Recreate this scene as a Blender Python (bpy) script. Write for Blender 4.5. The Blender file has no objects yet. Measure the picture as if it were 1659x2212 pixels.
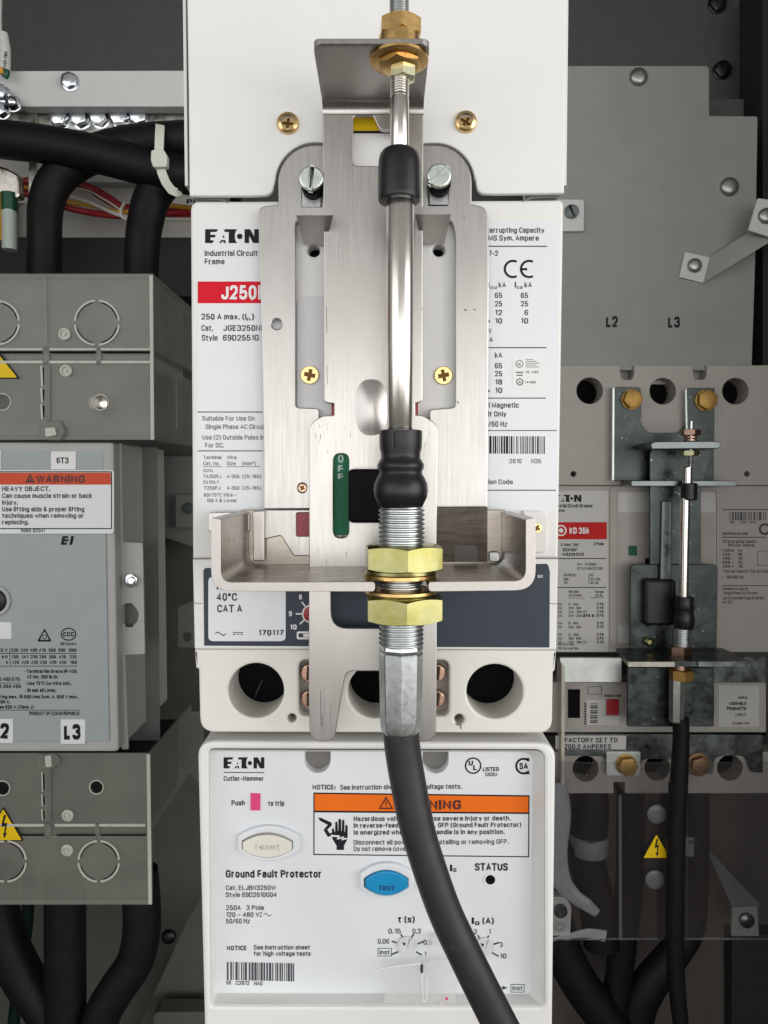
import bpy, bmesh, math, random
from mathutils import Vector
random.seed(4)
S = 0.000132            # metres per unit; one unit = one pixel of a 1659 px wide frame at the breaker's face
D = 1659.0              # camera distance to the breaker's face in units
TH = math.radians(2.6)  # the phone looks slightly down
F = D / math.cos(TH)
CZ = D * math.tan(TH)
scene = bpy.context.scene
COL = scene.collection

# ------------------------------------------------------------------ camera, world, lights, exposure
cam = bpy.data.cameras.new('camera')
cam.sensor_fit = 'HORIZONTAL'
cam.sensor_width = 36.0
cam.lens = 36.0 * F / 1659.0
cam.clip_start = 0.005
cam.clip_end = 20
camo = bpy.data.objects.new('camera', cam)
COL.objects.link(camo)
camo.location = (0, -D * S, CZ * S)
camo.rotation_euler = (math.radians(90) - TH, 0, 0)
scene.camera = camo

world = bpy.data.worlds.new('World')
scene.world = world
world.use_nodes = True
wn, wl = world.node_tree.nodes, world.node_tree.links
wn.clear()
wo = wn.new('ShaderNodeOutputWorld')
wb = wn.new('ShaderNodeBackground')
wt = wn.new('ShaderNodeTexCoord')
ws = wn.new('ShaderNodeSeparateXYZ')
wr = wn.new('ShaderNodeValToRGB')
wm = wn.new('ShaderNodeMapRange')
wm.inputs['From Min'].default_value = -1
wm.inputs['From Max'].default_value = 1
wl.new(wt.outputs['Generated'], ws.inputs[0])
wl.new(ws.outputs['Z'], wm.inputs['Value'])
wl.new(wm.outputs[0], wr.inputs[0])
els = wr.color_ramp.elements
els[0].position = 0.0; els[0].color = (0.07, 0.06, 0.052, 1)
els[1].position = 1.0; els[1].color = (0.26, 0.26, 0.255, 1)
for p, c in ((0.34, (0.12, 0.105, 0.092, 1)), (0.45, (0.34, 0.325, 0.31, 1)), (0.53, (0.52, 0.51, 0.50, 1)), (0.66, (0.30, 0.295, 0.285, 1))):
    e = els.new(p); e.color = c
# the room in front of the cabinet is brighter than what lies to the sides
wmy = wn.new('ShaderNodeMapRange')
wmy.inputs['From Min'].default_value = 0.2
wmy.inputs['From Max'].default_value = -0.9
wmy.inputs['To Min'].default_value = 0.70
wmy.inputs['To Max'].default_value = 1.35
wl.new(ws.outputs['Y'], wmy.inputs['Value'])
wx = wn.new('ShaderNodeMix')
wx.data_type = 'RGBA'; wx.blend_type = 'MULTIPLY'
wx.inputs[0].default_value = 1.0
wl.new(wr.outputs[0], wx.inputs[6])
wl.new(wmy.outputs[0], wx.inputs[7])
wl.new(wx.outputs[2], wb.inputs[0])
wb.inputs[1].default_value = 0.85
wl.new(wb.outputs[0], wo.inputs[0])


def area(name, loc, target, w, h, energy, col=(1, 1, 1)):
    l = bpy.data.lights.new(name, 'AREA')
    l.shape = 'RECTANGLE'; l.size = w; l.size_y = h; l.energy = energy; l.color = col
    o = bpy.data.objects.new(name, l)
    COL.objects.link(o)
    o.location = loc
    o.rotation_euler = (Vector(target) - Vector(loc)).to_track_quat('-Z', 'Y').to_euler()
    return o


area('room_window_light', (0.33, -0.95, 0.0), (0.05, 0, 0), 1.45, 0.44, 4.5, (1.0, 0.99, 0.97))
area('side_window_light', (0.95, -0.50, 0.12), (0, 0, 0), 0.8, 0.8, 5.6, (1.0, 0.99, 0.97))
area('added_fill_light', (-0.75, -0.80, 0.12), (0, 0, 0), 1.0, 0.8, 3.6, (0.98, 0.99, 1.0))  # added fill from front left, lifts the deep side recesses
scene.view_settings.view_transform = 'Standard'
scene.view_settings.look = 'None'
scene.view_settings.exposure = 0.13
scene.view_settings.gamma = 1.0
scene.view_settings.use_curve_mapping = False

# ------------------------------------------------------------------ helpers


def U(px, py, Y=0.0):
    """point at depth Y seen at frame position (px, py)"""
    a, b = px - 829.5, 1106.0 - py
    dx = a
    dy = F * math.cos(TH) + b * math.sin(TH)
    dz = -F * math.sin(TH) + b * math.cos(TH)
    t = (Y + D) / dy
    return Vector((dx * t, Y, CZ + dz * t))


def W(Y):
    return (D + Y) / D


def srgb(r, g, b):
    f = lambda c: (c / 255 / 12.92) if c / 255 <= 0.04045 else ((c / 255 + 0.055) / 1.055) ** 2.4
    return (f(r), f(g), f(b))


MATS = {}


def mat(name, col, rough=0.5, metal=0.0, spec=0.5, var=0.0, vscale=400, stretch=(1, 1, 1), bump=0.0, bscale=3000,
        rvar=0.0, alpha=1.0, col2=None, trans=0.0, coat=0.0, bdist=0.0002, blotch=0.0, blscale=60, blstretch=(1, 1, 1), specks=0.0, spcol=(0.2, 0.19, 0.18), spscale=700):
    m = bpy.data.materials.new(name)
    m.use_nodes = True
    nt = m.node_tree
    N, L = nt.nodes, nt.links
    b = N['Principled BSDF']
    b.inputs['Base Color'].default_value = (*col, 1)
    b.inputs['Roughness'].default_value = rough
    b.inputs['Metallic'].default_value = metal
    b.inputs['Specular IOR Level'].default_value = spec
    b.inputs['Alpha'].default_value = alpha
    b.inputs['Transmission Weight'].default_value = trans
    b.inputs['Coat Weight'].default_value = coat
    tc = N.new('ShaderNodeTexCoord')
    mp = N.new('ShaderNodeMapping')
    mp.inputs['Scale'].default_value = stretch
    L.new(tc.outputs['Object'], mp.inputs[0])
    if var or col2 or rvar:
        n = N.new('ShaderNodeTexNoise')
        n.inputs['Scale'].default_value = vscale
        n.inputs['Detail'].default_value = 5
        n.inputs['Roughness'].default_value = 0.6
        L.new(mp.outputs[0], n.inputs['Vector'])
        if var or col2:
            r = N.new('ShaderNodeValToRGB')
            c2 = col2 or tuple(min(1, c * (1 + var)) for c in col)
            c1 = col if col2 else tuple(c * (1 - var) for c in col)
            r.color_ramp.elements[0].position = 0.3
            r.color_ramp.elements[1].position = 0.7
            r.color_ramp.elements[0].color = (*c1, 1)
            r.color_ramp.elements[1].color = (*c2, 1)
            L.new(n.outputs['Fac'], r.inputs[0])
            L.new(r.outputs[0], b.inputs['Base Color'])
        if rvar:
            mr = N.new('ShaderNodeMapRange')
            mr.inputs['From Min'].default_value = 0.3
            mr.inputs['From Max'].default_value = 0.7
            mr.inputs['To Min'].default_value = max(0.02, rough - rvar)
            mr.inputs['To Max'].default_value = rough + rvar
            L.new(n.outputs['Fac'], mr.inputs['Value'])
            L.new(mr.outputs[0], b.inputs['Roughness'])
    if bump:
        n2 = N.new('ShaderNodeTexNoise')
        n2.inputs['Scale'].default_value = bscale
        n2.inputs['Detail'].default_value = 3
        L.new(mp.outputs[0], n2.inputs['Vector'])
        bp = N.new('ShaderNodeBump')
        bp.inputs['Strength'].default_value = bump
        bp.inputs['Distance'].default_value = bdist
        L.new(n2.outputs['Fac'], bp.inputs['Height'])
        L.new(bp.outputs[0], b.inputs['Normal'])
    if blotch:
        mp2 = N.new('ShaderNodeMapping')
        mp2.inputs['Scale'].default_value = blstretch
        L.new(tc.outputs['Object'], mp2.inputs[0])
        n3 = N.new('ShaderNodeTexNoise')
        n3.inputs['Scale'].default_value = blscale
        n3.inputs['Detail'].default_value = 4
        n3.inputs['Roughness'].default_value = 0.65
        L.new(mp2.outputs[0], n3.inputs['Vector'])
        mr3 = N.new('ShaderNodeMapRange')
        mr3.inputs['From Min'].default_value = 0.3
        mr3.inputs['From Max'].default_value = 0.7
        mr3.inputs['To Min'].default_value = 1 - blotch
        mr3.inputs['To Max'].default_value = 1 + blotch * 0.6
        L.new(n3.outputs['Fac'], mr3.inputs['Value'])
        mx = N.new('ShaderNodeMix')
        mx.data_type = 'RGBA'; mx.blend_type = 'MULTIPLY'
        mx.inputs[0].default_value = 1.0
        if b.inputs['Base Color'].is_linked:
            L.new(b.inputs['Base Color'].links[0].from_socket, mx.inputs[6])
        else:
            mx.inputs[6].default_value = (*col, 1)
        L.new(mr3.outputs[0], mx.inputs[7])
        L.new(mx.outputs[2], b.inputs['Base Color'])
    if specks:
        n4 = N.new('ShaderNodeTexNoise')
        n4.inputs['Scale'].default_value = spscale
        n4.inputs['Detail'].default_value = 2
        L.new(tc.outputs['Object'], n4.inputs['Vector'])
        r4 = N.new('ShaderNodeMapRange')
        r4.inputs['From Min'].default_value = specks
        r4.inputs['From Max'].default_value = specks + 0.03
        L.new(n4.outputs['Fac'], r4.inputs['Value'])
        mx4 = N.new('ShaderNodeMix')
        mx4.data_type = 'RGBA'
        L.new(r4.outputs[0], mx4.inputs[0])
        if b.inputs['Base Color'].is_linked:
            L.new(b.inputs['Base Color'].links[0].from_socket, mx4.inputs[6])
        else:
            mx4.inputs[6].default_value = (*col, 1)
        mx4.inputs[7].default_value = (*spcol, 1)
        L.new(mx4.outputs[2], b.inputs['Base Color'])
    MATS[name] = m
    return m


M = MATS
mat('white_paint', (0.80, 0.80, 0.79), 0.42, bump=0.06, bscale=2500, blotch=0.03, blscale=18, specks=0.765, spcol=(0.50, 0.49, 0.46), spscale=330)
mat('breaker_plastic', (0.78, 0.775, 0.75), 0.42, bump=0.05, bscale=3500, var=0.015, vscale=150)
mat('cream_plastic', (0.77, 0.755, 0.70), 0.38, bump=0.05, bscale=3500, var=0.015, vscale=150)
mat('face_white', (0.74, 0.765, 0.79), 0.35, bump=0.04, bscale=3500, var=0.012, vscale=150)
mat('label_white', (0.76, 0.785, 0.80), 0.33, var=0.01, vscale=200)
mat('window_grey', (0.66, 0.66, 0.665), 0.35, var=0.02, vscale=200)
mat('pocket_grey', (0.20, 0.19, 0.175), 0.6, var=0.05)
mat('ink_black', (0.016, 0.015, 0.02), 0.55, spec=0.15)
mat('ink_grey', (0.075, 0.078, 0.09), 0.55, spec=0.15)
mat('ink_light_grey', (0.18, 0.185, 0.20), 0.55, spec=0.15)
mat('ink_white', (0.8, 0.8, 0.8), 0.5)
mat('ink_red_black', (0.10, 0.012, 0.01), 0.5)
mat('red_band', (0.66, 0.012, 0.03), 0.5, spec=0.12, var=0.06, vscale=100)
mat('orange_band', (0.82, 0.16, 0.012), 0.5, spec=0.15, var=0.03, vscale=100)
mat('red_orange_band', (0.66, 0.095, 0.04), 0.5, spec=0.15, var=0.05, vscale=60)
mat('yellow_sign', (0.83, 0.56, 0.008), 0.45, spec=0.2, var=0.05, vscale=80)
mat('navy_face', (0.036, 0.046, 0.066), 0.48, spec=0.3, var=0.06, vscale=700, bump=0.08, bscale=4000)
mat('black_hole', (0.004, 0.004, 0.005), 0.8, spec=0.1)
mat('green_flag', (0.004, 0.115, 0.05), 0.45, spec=0.2, var=0.1, vscale=150)
mat('flag_print', (0.42, 0.55, 0.48), 0.5, spec=0.2)
mat('red_button', (0.33, 0.008, 0.02), 0.35, var=0.05)
mat('pink_button', (0.72, 0.055, 0.20), 0.4, var=0.05)
mat('cream_button', (0.76, 0.74, 0.66), 0.35)
mat('blue_button', (0.012, 0.27, 0.54), 0.35, spec=0.3, var=0.05, vscale=90)
mat('blue_ink', (0.01, 0.08, 0.25), 0.4)
mat('button_print', (0.56, 0.54, 0.46), 0.5)
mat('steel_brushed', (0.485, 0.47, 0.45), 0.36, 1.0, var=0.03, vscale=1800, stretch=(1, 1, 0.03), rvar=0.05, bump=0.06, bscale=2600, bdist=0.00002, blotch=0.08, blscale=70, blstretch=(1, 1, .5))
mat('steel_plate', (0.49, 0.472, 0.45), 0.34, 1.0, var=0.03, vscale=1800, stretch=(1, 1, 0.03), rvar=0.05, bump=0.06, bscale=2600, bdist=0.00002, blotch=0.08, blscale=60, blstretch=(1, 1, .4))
mat('steel_tray', (0.36, 0.325, 0.29), 0.30, 1.0, var=0.05, vscale=900, stretch=(.1, 1, 1), rvar=0.06, blotch=0.18, blscale=90)  # darker and browner than the plates: dim reflections put into the colour
mat('steel_rim', (0.52, 0.495, 0.47), 0.46, 1.0, var=0.04, vscale=900)
mat('steel_rod', (0.72, 0.69, 0.64), 0.24, 1.0, var=0.03, vscale=900, stretch=(1, 1, 0.05), rvar=0.03)
mat('zinc', (0.56, 0.59, 0.59), 0.33, 1.0, var=0.05, vscale=900, rvar=0.06, bump=0.06, bscale=1800, bdist=0.0001, blotch=0.16, blscale=160)
mat('zinc_screw', (0.66, 0.71, 0.66), 0.36, 1.0, var=0.10, vscale=500, rvar=0.06, bump=0.1, bscale=2000)
mat('bright_zinc', (0.62, 0.65, 0.68), 0.18, 1.0, var=0.12, vscale=600, rvar=0.06)
mat('yellow_zinc', (0.27, 0.245, 0.05), 0.27, 1.0, vscale=90, rvar=0.06, col2=(0.45, 0.435, 0.24), bump=0.06, bscale=1500, bdist=0.0001, blotch=0.14, blscale=200)
mat('pale_yellow_zinc', (0.78, 0.74, 0.36), 0.26, 1.0, vscale=250, col2=(0.72, 0.72, 0.55))
mat('brass', (0.66, 0.43, 0.17), 0.30, 1.0, var=0.10, vscale=350, rvar=0.06, bump=0.08, bscale=1500)
mat('gold_screw', (0.74, 0.53, 0.25), 0.26, 1.0, var=0.12, vscale=700, rvar=0.06)
mat('dark_gold', (0.14, 0.075, 0.02), 0.5, 0.8)
mat('copper', (0.58, 0.37, 0.28), 0.3, 1.0, var=0.1, vscale=500)
mat('bolt_brass_dull', (0.42, 0.25, 0.07), 0.5, 0.7, var=0.18, vscale=300)
mat('bolt_brown', (0.25, 0.15, 0.07), 0.5, 0.7, var=0.2, vscale=300)
mat('rubber', (0.010, 0.010, 0.012), 0.36, spec=0.4, var=0.2, vscale=400, bump=0.08, bscale=2500)
mat('hose_rubber', (0.026, 0.023, 0.025), 0.46, spec=0.42, var=0.2, vscale=260, bump=0.10, bscale=2200, bdist=0.0001, specks=0.735, spcol=(0.16, 0.15, 0.15), spscale=420)
mat('handle_black', (0.005, 0.005, 0.006), 0.6, spec=0.08)
mat('cable_black', (0.007, 0.006, 0.0065), 0.55, spec=0.22, var=0.25, vscale=150, bump=0.15, bscale=1200)
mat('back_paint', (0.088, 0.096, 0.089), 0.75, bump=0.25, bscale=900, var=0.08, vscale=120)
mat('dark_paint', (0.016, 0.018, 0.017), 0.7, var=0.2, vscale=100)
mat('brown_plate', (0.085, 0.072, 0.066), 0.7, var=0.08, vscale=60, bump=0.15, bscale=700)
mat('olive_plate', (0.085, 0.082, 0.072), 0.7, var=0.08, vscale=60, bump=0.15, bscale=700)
mat('grey_panel', (0.275, 0.285, 0.262), 0.6, bump=0.22, bscale=900, var=0.05, vscale=60, blotch=0.07, blscale=9, specks=0.775, spcol=(0.16, 0.16, 0.15), spscale=160)
mat('rail_grey', (0.58, 0.585, 0.575), 0.55, bump=0.15, bscale=900, var=0.03, vscale=60)
mat('pale_plate', (0.55, 0.53, 0.50), 0.55, var=0.06, vscale=60, bump=0.15, bscale=700)
mat('busbar', (0.55, 0.55, 0.50), 0.35, 0.9, var=0.3, vscale=200, rvar=0.15, bump=0.2, bscale=600)
mat('shroud_plastic', (0.30, 0.305, 0.265), 0.26, alpha=0.42, var=0.06, vscale=45, bump=0.05, bscale=600, blotch=0.26, blscale=16)  # pale blotches stand in for the hazy glow from inside
mat('shroud_edge', (0.60, 0.60, 0.53), 0.3, alpha=0.85, var=0.1)
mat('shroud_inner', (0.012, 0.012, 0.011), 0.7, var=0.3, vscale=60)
mat('terminal_pink', (0.42, 0.34, 0.32), 0.6)
mat('terminal_metal', (0.34, 0.335, 0.30), 0.6, var=0.25, vscale=35)
mat('switch_face', (0.345, 0.39, 0.395), 0.45, bump=0.12, bscale=1500, var=0.03, vscale=100, blotch=0.03, blscale=20)
mat('switch_grey', (0.42, 0.42, 0.40), 0.5, bump=0.12, bscale=1500, var=0.03, vscale=100)
mat('switch_side', (0.14, 0.145, 0.135), 0.55, var=0.08, vscale=100)
mat('kd_plastic', (0.375, 0.35, 0.32), 0.5, bump=0.15, bscale=1300, var=0.04, vscale=80, blotch=0.04, blscale=14)
mat('kd_label', (0.50, 0.49, 0.47), 0.45, var=0.04, vscale=70)
mat('kd_red', (0.52, 0.016, 0.016), 0.5, spec=0.12, var=0.06, vscale=60)
mat('dull_zinc', (0.15, 0.17, 0.17), 0.32, 1.0, var=0.40, vscale=110, rvar=0.12, bump=0.15, bscale=300, bdist=0.0004)
mat('dark_zinc', (0.065, 0.076, 0.074), 0.40, 1.0, var=0.5, vscale=120, rvar=0.14, bump=0.2, bscale=250, bdist=0.0006, blotch=0.3, blscale=40, specks=0.70, spcol=(0.25, 0.27, 0.26), spscale=350)
mat('bolt_grey', (0.36, 0.36, 0.34), 0.36, 0.85, var=0.12, vscale=200)
mat('bolt_grey', (0.36, 0.36, 0.34), 0.36, 0.85, var=0.12, vscale=200)
mat('edge_pale', (0.50, 0.48, 0.40), 0.45, 0.2, var=0.15, vscale=150)
mat('marker_pale', (0.20, 0.20, 0.195), 0.5, var=0.1)
mat('light_zinc', (0.66, 0.70, 0.67), 0.45, 0.9, var=0.15, vscale=90, rvar=0.08)
mat('clear_shield', (0.40, 0.40, 0.41), 0.10, alpha=0.05, var=0.05)
mat('shield_fold', (0.40, 0.40, 0.41), 0.12, alpha=0.16)
mat('clear_flap', (0.80, 0.80, 0.79), 0.10, alpha=0.27)
mat('clear_edge', (0.90, 0.90, 0.88), 0.10, alpha=0.55)
mat('rivet_plastic', (0.13, 0.13, 0.132), 0.4, alpha=0.85)
mat('nylon', (0.74, 0.77, 0.66), 0.4, alpha=0.93, var=0.04)
mat('wire_red', (0.36, 0.02, 0.025), 0.4, var=0.12)
mat('wire_orange', (0.62, 0.30, 0.025), 0.4, var=0.1)
mat('wire_white', (0.62, 0.58, 0.52), 0.4, var=0.06)
mat('wire_dark_green', (0.004, 0.016, 0.010), 0.5, spec=0.2)
mat('wire_green', (0.006, 0.075, 0.035), 0.4, var=0.1)
mat('sleeve_pale', (0.45, 0.52, 0.48), 0.4, var=0.06)
mat('sleeve_white', (0.55, 0.56, 0.53), 0.45, var=0.06)
mat('white_jacket', (0.34, 0.34, 0.35), 0.4, var=0.1, vscale=80)
mat('lug_metal', (0.62, 0.58, 0.52), 0.25, 1.0, var=0.25, vscale=250, rvar=0.12)
mat('scratch', (0.10, 0.09, 0.08), 0.5)


def clear_mat(name, tint, rough, gain=1.0):
    m = bpy.data.materials.new(name)
    m.use_nodes = True
    N, L = m.node_tree.nodes, m.node_tree.links
    N.clear()
    o = N.new('ShaderNodeOutputMaterial'); mx = N.new('ShaderNodeMixShader'); tr = N.new('ShaderNodeBsdfTransparent'); gl = N.new('ShaderNodeBsdfGlossy')
    fr = N.new('ShaderNodeFresnel'); ml = N.new('ShaderNodeMath')
    fr.inputs['IOR'].default_value = 1.5
    ml.operation = 'MULTIPLY'; ml.inputs[1].default_value = gain
    tr.inputs['Color'].default_value = (*tint, 1)
    gl.inputs['Roughness'].default_value = rough
    L.new(fr.outputs[0], ml.inputs[0]); L.new(ml.outputs[0], mx.inputs[0])
    L.new(tr.outputs[0], mx.inputs[1]); L.new(gl.outputs[0], mx.inputs[2]); L.new(mx.outputs[0], o.inputs[0])
    MATS[name] = m


clear_mat('clear_pane', (0.90, 0.90, 0.91), 0.14, 1.1)


class Geo:
    """vertices in units, world axes"""
    def __init__(s, v=None, f=None, flat=False):
        s.v = v or []; s.f = f or []; s.flat = flat

    def __add__(s, o):
        n = len(s.v)
        return Geo(s.v + o.v, s.f + [tuple(i + n for i in q) for q in o.f], s.flat or o.flat)


ORG = {}


def make_mesh(name, geo, material, org, smooth=True, angle=38):
    me = bpy.data.meshes.new(name)
    me.from_pydata([tuple((Vector(p) - org) * S) for p in geo.v], [], geo.f)
    bm = bmesh.new()
    bm.from_mesh(me)
    bmesh.ops.remove_doubles(bm, verts=bm.verts, dist=0.02 * S)
    bmesh.ops.recalc_face_normals(bm, faces=bm.faces)
    for f in bm.faces:
        f.smooth = smooth
    bm.to_mesh(me); bm.free()
    if smooth:
        me.set_sharp_from_angle(angle=math.radians(20 if geo.flat else angle))
    me.materials.append(M[material])
    return me


def props(o, label, cat, group=None, kind=None):
    o['label'] = label
    if cat: o['category'] = cat
    if group: o['group'] = group
    if kind: o['kind'] = kind


def thing(name, label, cat, org, group=None):
    o = bpy.data.objects.new(name, None)
    o.empty_display_size = 0.005
    COL.objects.link(o)
    o.location = org * S
    props(o, label, cat, group)
    ORG[o] = org
    return o


def part(name, geo, material, parent, label=None, **k):
    org = ORG[parent]
    o = bpy.data.objects.new(name, make_mesh(name, geo, material, org, **k))
    COL.objects.link(o)
    o.parent = parent
    ORG[o] = org
    if label: o['label'] = label
    return o


def single(name, geo, material, label, cat, group=None, kind=None, **k):
    xs = [p[0] for p in geo.v]; ys = [p[1] for p in geo.v]; zs = [p[2] for p in geo.v]
    org = Vector(((min(xs) + max(xs)) / 2, (min(ys) + max(ys)) / 2, min(zs)))
    o = bpy.data.objects.new(name, make_mesh(name, geo, material, org, **k))
    COL.objects.link(o)
    o.location = org * S
    ORG[o] = org
    props(o, label, cat, group, kind)
    return o


def copy_tree(o, org, label=None, parent=None):
    c = o.copy()
    COL.objects.link(c)
    if parent is None:
        c.location = org * S
        if label: c['label'] = label
    else:
        c.parent = parent
    for ch in [x for x in bpy.data.objects if x.parent == o]:
        copy_tree(ch, org, None, c)
    return c


# --- outlines (frame positions)
def circ(cx, cy, r, n=40, ry=None, a0=0.0, a1=360.0):
    ry = ry or r
    full = abs(a1 - a0) >= 360
    k = n if full else n + 1
    return [(cx + r * math.cos(math.radians(a0 + (a1 - a0) * i / n)), cy - ry * math.sin(math.radians(a0 + (a1 - a0) * i / n))) for i in range(k)]


def rnd(pts, r, n=5):
    """polygon with rounded corners; r number or list"""
    out = []
    k = len(pts)
    for i, p in enumerate(pts):
        ri = r[i] if isinstance(r, (list, tuple)) else r
        p = Vector(p); a = Vector(pts[i - 1]); b = Vector(pts[(i + 1) % k])
        if ri <= 0:
            out.append(tuple(p)); continue
        da, db = (a - p), (b - p)
        t = min(ri, da.length * 0.49, db.length * 0.49)
        s, e = p + da.normalized() * t, p + db.normalized() * t
        for j in range(n + 1):
            u = j / n
            q = s * (1 - u) ** 2 + p * 2 * u * (1 - u) + e * u * u
            out.append(tuple(q))
    return out


def rr(x0, y0, x1, y1, r=0, n=5):
    return rnd([(x0, y0), (x1, y0), (x1, y1), (x0, y1)], r, n)


# --- geometry
def plate(outer, Y, th, holes=(), bev=0.0, world=False):
    """front outline (frame positions at depth Y) extruded th away from the camera, edges rounded by bev"""
    loops = [outer] + list(holes)
    c = bpy.data.curves.new('c', 'CURVE')
    c.dimensions = '2D'; c.fill_mode = 'BOTH'
    if th > 0:
        bev = min(bev, th / 2 - 0.01) if bev else 0
        c.extrude = th / 2 - bev
        c.bevel_depth = bev; c.bevel_resolution = 1
        c.offset = -bev
    for l in loops:
        s = c.splines.new('POLY')
        s.points.add(len(l) - 1)
        for p, q in zip(s.points, l):
            if world:
                p.co = (q[0], q[1], 0, 1)
            else:
                w = U(q[0], q[1], Y)
                p.co = (w.x, w.z, 0, 1)
        s.use_cyclic_u = True
    o = bpy.data.objects.new('o', c)
    m = bpy.data.meshes.new_from_object(o)
    g = Geo([(v.co.x, Y + th / 2 - v.co.z, v.co.y) for v in m.vertices], [tuple(p.vertices) for p in m.polygons], True)
    bpy.data.objects.remove(o); bpy.data.curves.remove(c); bpy.data.meshes.remove(m)
    return g


def sheet(outer, Y, holes=()):
    return plate(outer, Y, 0, holes)


def loft(A, B, closed=True):
    """quads between two world loops of equal length"""
    n = len(A)
    v = [tuple(p) for p in A] + [tuple(p) for p in B]
    f = [(i, (i + 1) % n, n + (i + 1) % n, n + i) for i in range(n if closed else n - 1)]
    return Geo(v, f)


def hexa(front, Yf, back, Yb):
    """solid between a front outline at Yf and a back outline at Yb (frame positions); depths may be lists"""
    n = len(front)
    yf = Yf if isinstance(Yf, (list, tuple)) else [Yf] * n
    yb = Yb if isinstance(Yb, (list, tuple)) else [Yb] * n
    A = [U(p[0], p[1], y) for p, y in zip(front, yf)]
    B = [U(p[0], p[1], y) for p, y in zip(back, yb)]
    g = loft(A, B)
    g.f += [tuple(range(n - 1, -1, -1)), tuple(range(n, 2 * n))]
    return g


def box(x0, y0, x1, y1, Yf, Yb, r=0, bev=0):
    return plate(rr(x0, y0, x1, y1, r), Yf, Yb - Yf, bev=bev)


def lathe_w(org, axis, prof, n=40, cap=True, a0=0.0, rad=None):
    """prof: (along, radius) in units along axis from org; rad(phi) optional factor"""
    axis = Vector(axis).normalized()
    e1 = axis.orthogonal().normalized()
    if abs(axis.z) > 0.9: e1 = Vector((1, 0, 0))
    if abs(axis.y) > 0.9: e1 = Vector((1, 0, 0))
    e1 = (e1 - axis * e1.dot(axis)).normalized()
    e2 = axis.cross(e1)
    v, f = [], []
    for t, r in prof:
        for i in range(n):
            ph = a0 + 2 * math.pi * i / n
            k = rad(ph) if rad else 1
            v.append(tuple(org + axis * t + (e1 * math.cos(ph) + e2 * math.sin(ph)) * r * k))
    for j in range(len(prof) - 1):
        for i in range(n):
            f.append((j * n + i, j * n + (i + 1) % n, (j + 1) * n + (i + 1) % n, (j + 1) * n + i))
    if cap:
        f.append(tuple(range(n - 1, -1, -1)))
        f.append(tuple(range((len(prof) - 1) * n, len(prof) * n)))
    return Geo(v, f)


def vlathe(cx, prof, Y, n=44, top=None, **k):
    """vertical turned piece: prof of (py, px radius)"""
    w = W(Y)
    out = [(U(cx, py, Y).z, r * w) for py, r in prof]
    o = U(cx, 1106, Y)
    o.z = 0
    return lathe_w(o, (0, 0, 1), out, n, **k)


def knob(cx, cy, Y, prof, n=40, **k):
    """turned piece facing the camera; prof of (height towards camera, radius) both in frame px at that depth"""
    w = W(Y)
    return lathe_w(U(cx, cy, Y), (0, -1, 0), [(h * w, r * w) for h, r in prof], n, **k)


def hexnut_w(org, axis, a, h, phase=0.0, hole=0.0, cham=0.35):
    """hexagon with chamfered corners: apothem a, height h, centred at org"""
    n = 72
    axis = Vector(axis).normalized()
    e1 = Vector((1, 0, 0)); e2 = axis.cross(e1)
    def R(ph):
        q = (ph - phase) % (math.pi / 3)
        return a / math.cos(q - math.pi / 6)
    rings = []
    for sgn, kind in ((-1, 'in'), (-1, 'out'), (1, 'out'), (1, 'in')):
        ring = []
        for i in range(n):
            ph = phase + 2 * math.pi * i / n
            if kind == 'in':
                r, z = a * 0.93, sgn * h / 2
            else:
                r = R(ph)
                z = sgn * (h / 2 - (r - a * 0.93) * cham)
            ring.append(tuple(org + axis * z + (e1 * math.cos(ph) + e2 * math.sin(ph)) * r))
        rings.append(ring)
    v = [p for r in rings for p in r]
    f = []
    for j in range(3):
        for i in range(n):
            f.append((j * n + i, j * n + (i + 1) % n, (j + 1) * n + (i + 1) % n, (j + 1) * n + i))
    f.append(tuple(range(n - 1, -1, -1)))
    f.append(tuple(range(3 * n, 4 * n)))
    return Geo(v, f)


def tube(pts, rad, n=20, sub=8, world=False, flat=1.0):
    """smooth cable through (px, py, Y) points; rad in frame px at each point's depth"""
    P = [Vector(p) if world else U(*p) for p in pts]
    R = [(r if world else r * W(p[2])) for r, p in zip(rad if isinstance(rad, (list, tuple)) else [rad] * len(pts), pts)]
    Q, RR = [], []
    m = len(P)
    for i in range(m - 1):
        p0, p1, p2, p3 = P[max(i - 1, 0)], P[i], P[i + 1], P[min(i + 2, m - 1)]
        for j in range(sub):
            t = j / sub
            Q.append(0.5 * ((2 * p1) + (p2 - p0) * t + (2 * p0 - 5 * p1 + 4 * p2 - p3) * t * t + (3 * p1 - p0 - 3 * p2 + p3) * t ** 3))
            RR.append(R[i] * (1 - t) + R[i + 1] * t)
    Q.append(P[-1]); RR.append(R[-1])
    v, f = [], []
    T = (Q[1] - Q[0]).normalized()
    e1 = T.cross(Vector((0, 1, 0)))
    if e1.length < 1e-3: e1 = T.orthogonal()
    e1.normalize()
    for i, q in enumerate(Q):
        T = (Q[min(i + 1, len(Q) - 1)] - Q[max(i - 1, 0)]).normalized()
        e1 = (e1 - T * e1.dot(T)).normalized()
        e2 = T.cross(e1)
        for k in range(n):
            a = 2 * math.pi * k / n
            v.append(tuple(q + e1 * math.cos(a) * RR[i] + e2 * math.sin(a) * RR[i] * flat))
    for i in range(len(Q) - 1):
        for k in range(n):
            f.append((i * n + k, i * n + (k + 1) % n, (i + 1) * n + (k + 1) % n, (i + 1) * n + k))
    f.append(tuple(range(n - 1, -1, -1)))
    f.append(tuple(range((len(Q) - 1) * n, len(Q) * n)))
    return Geo(v, f)


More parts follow.
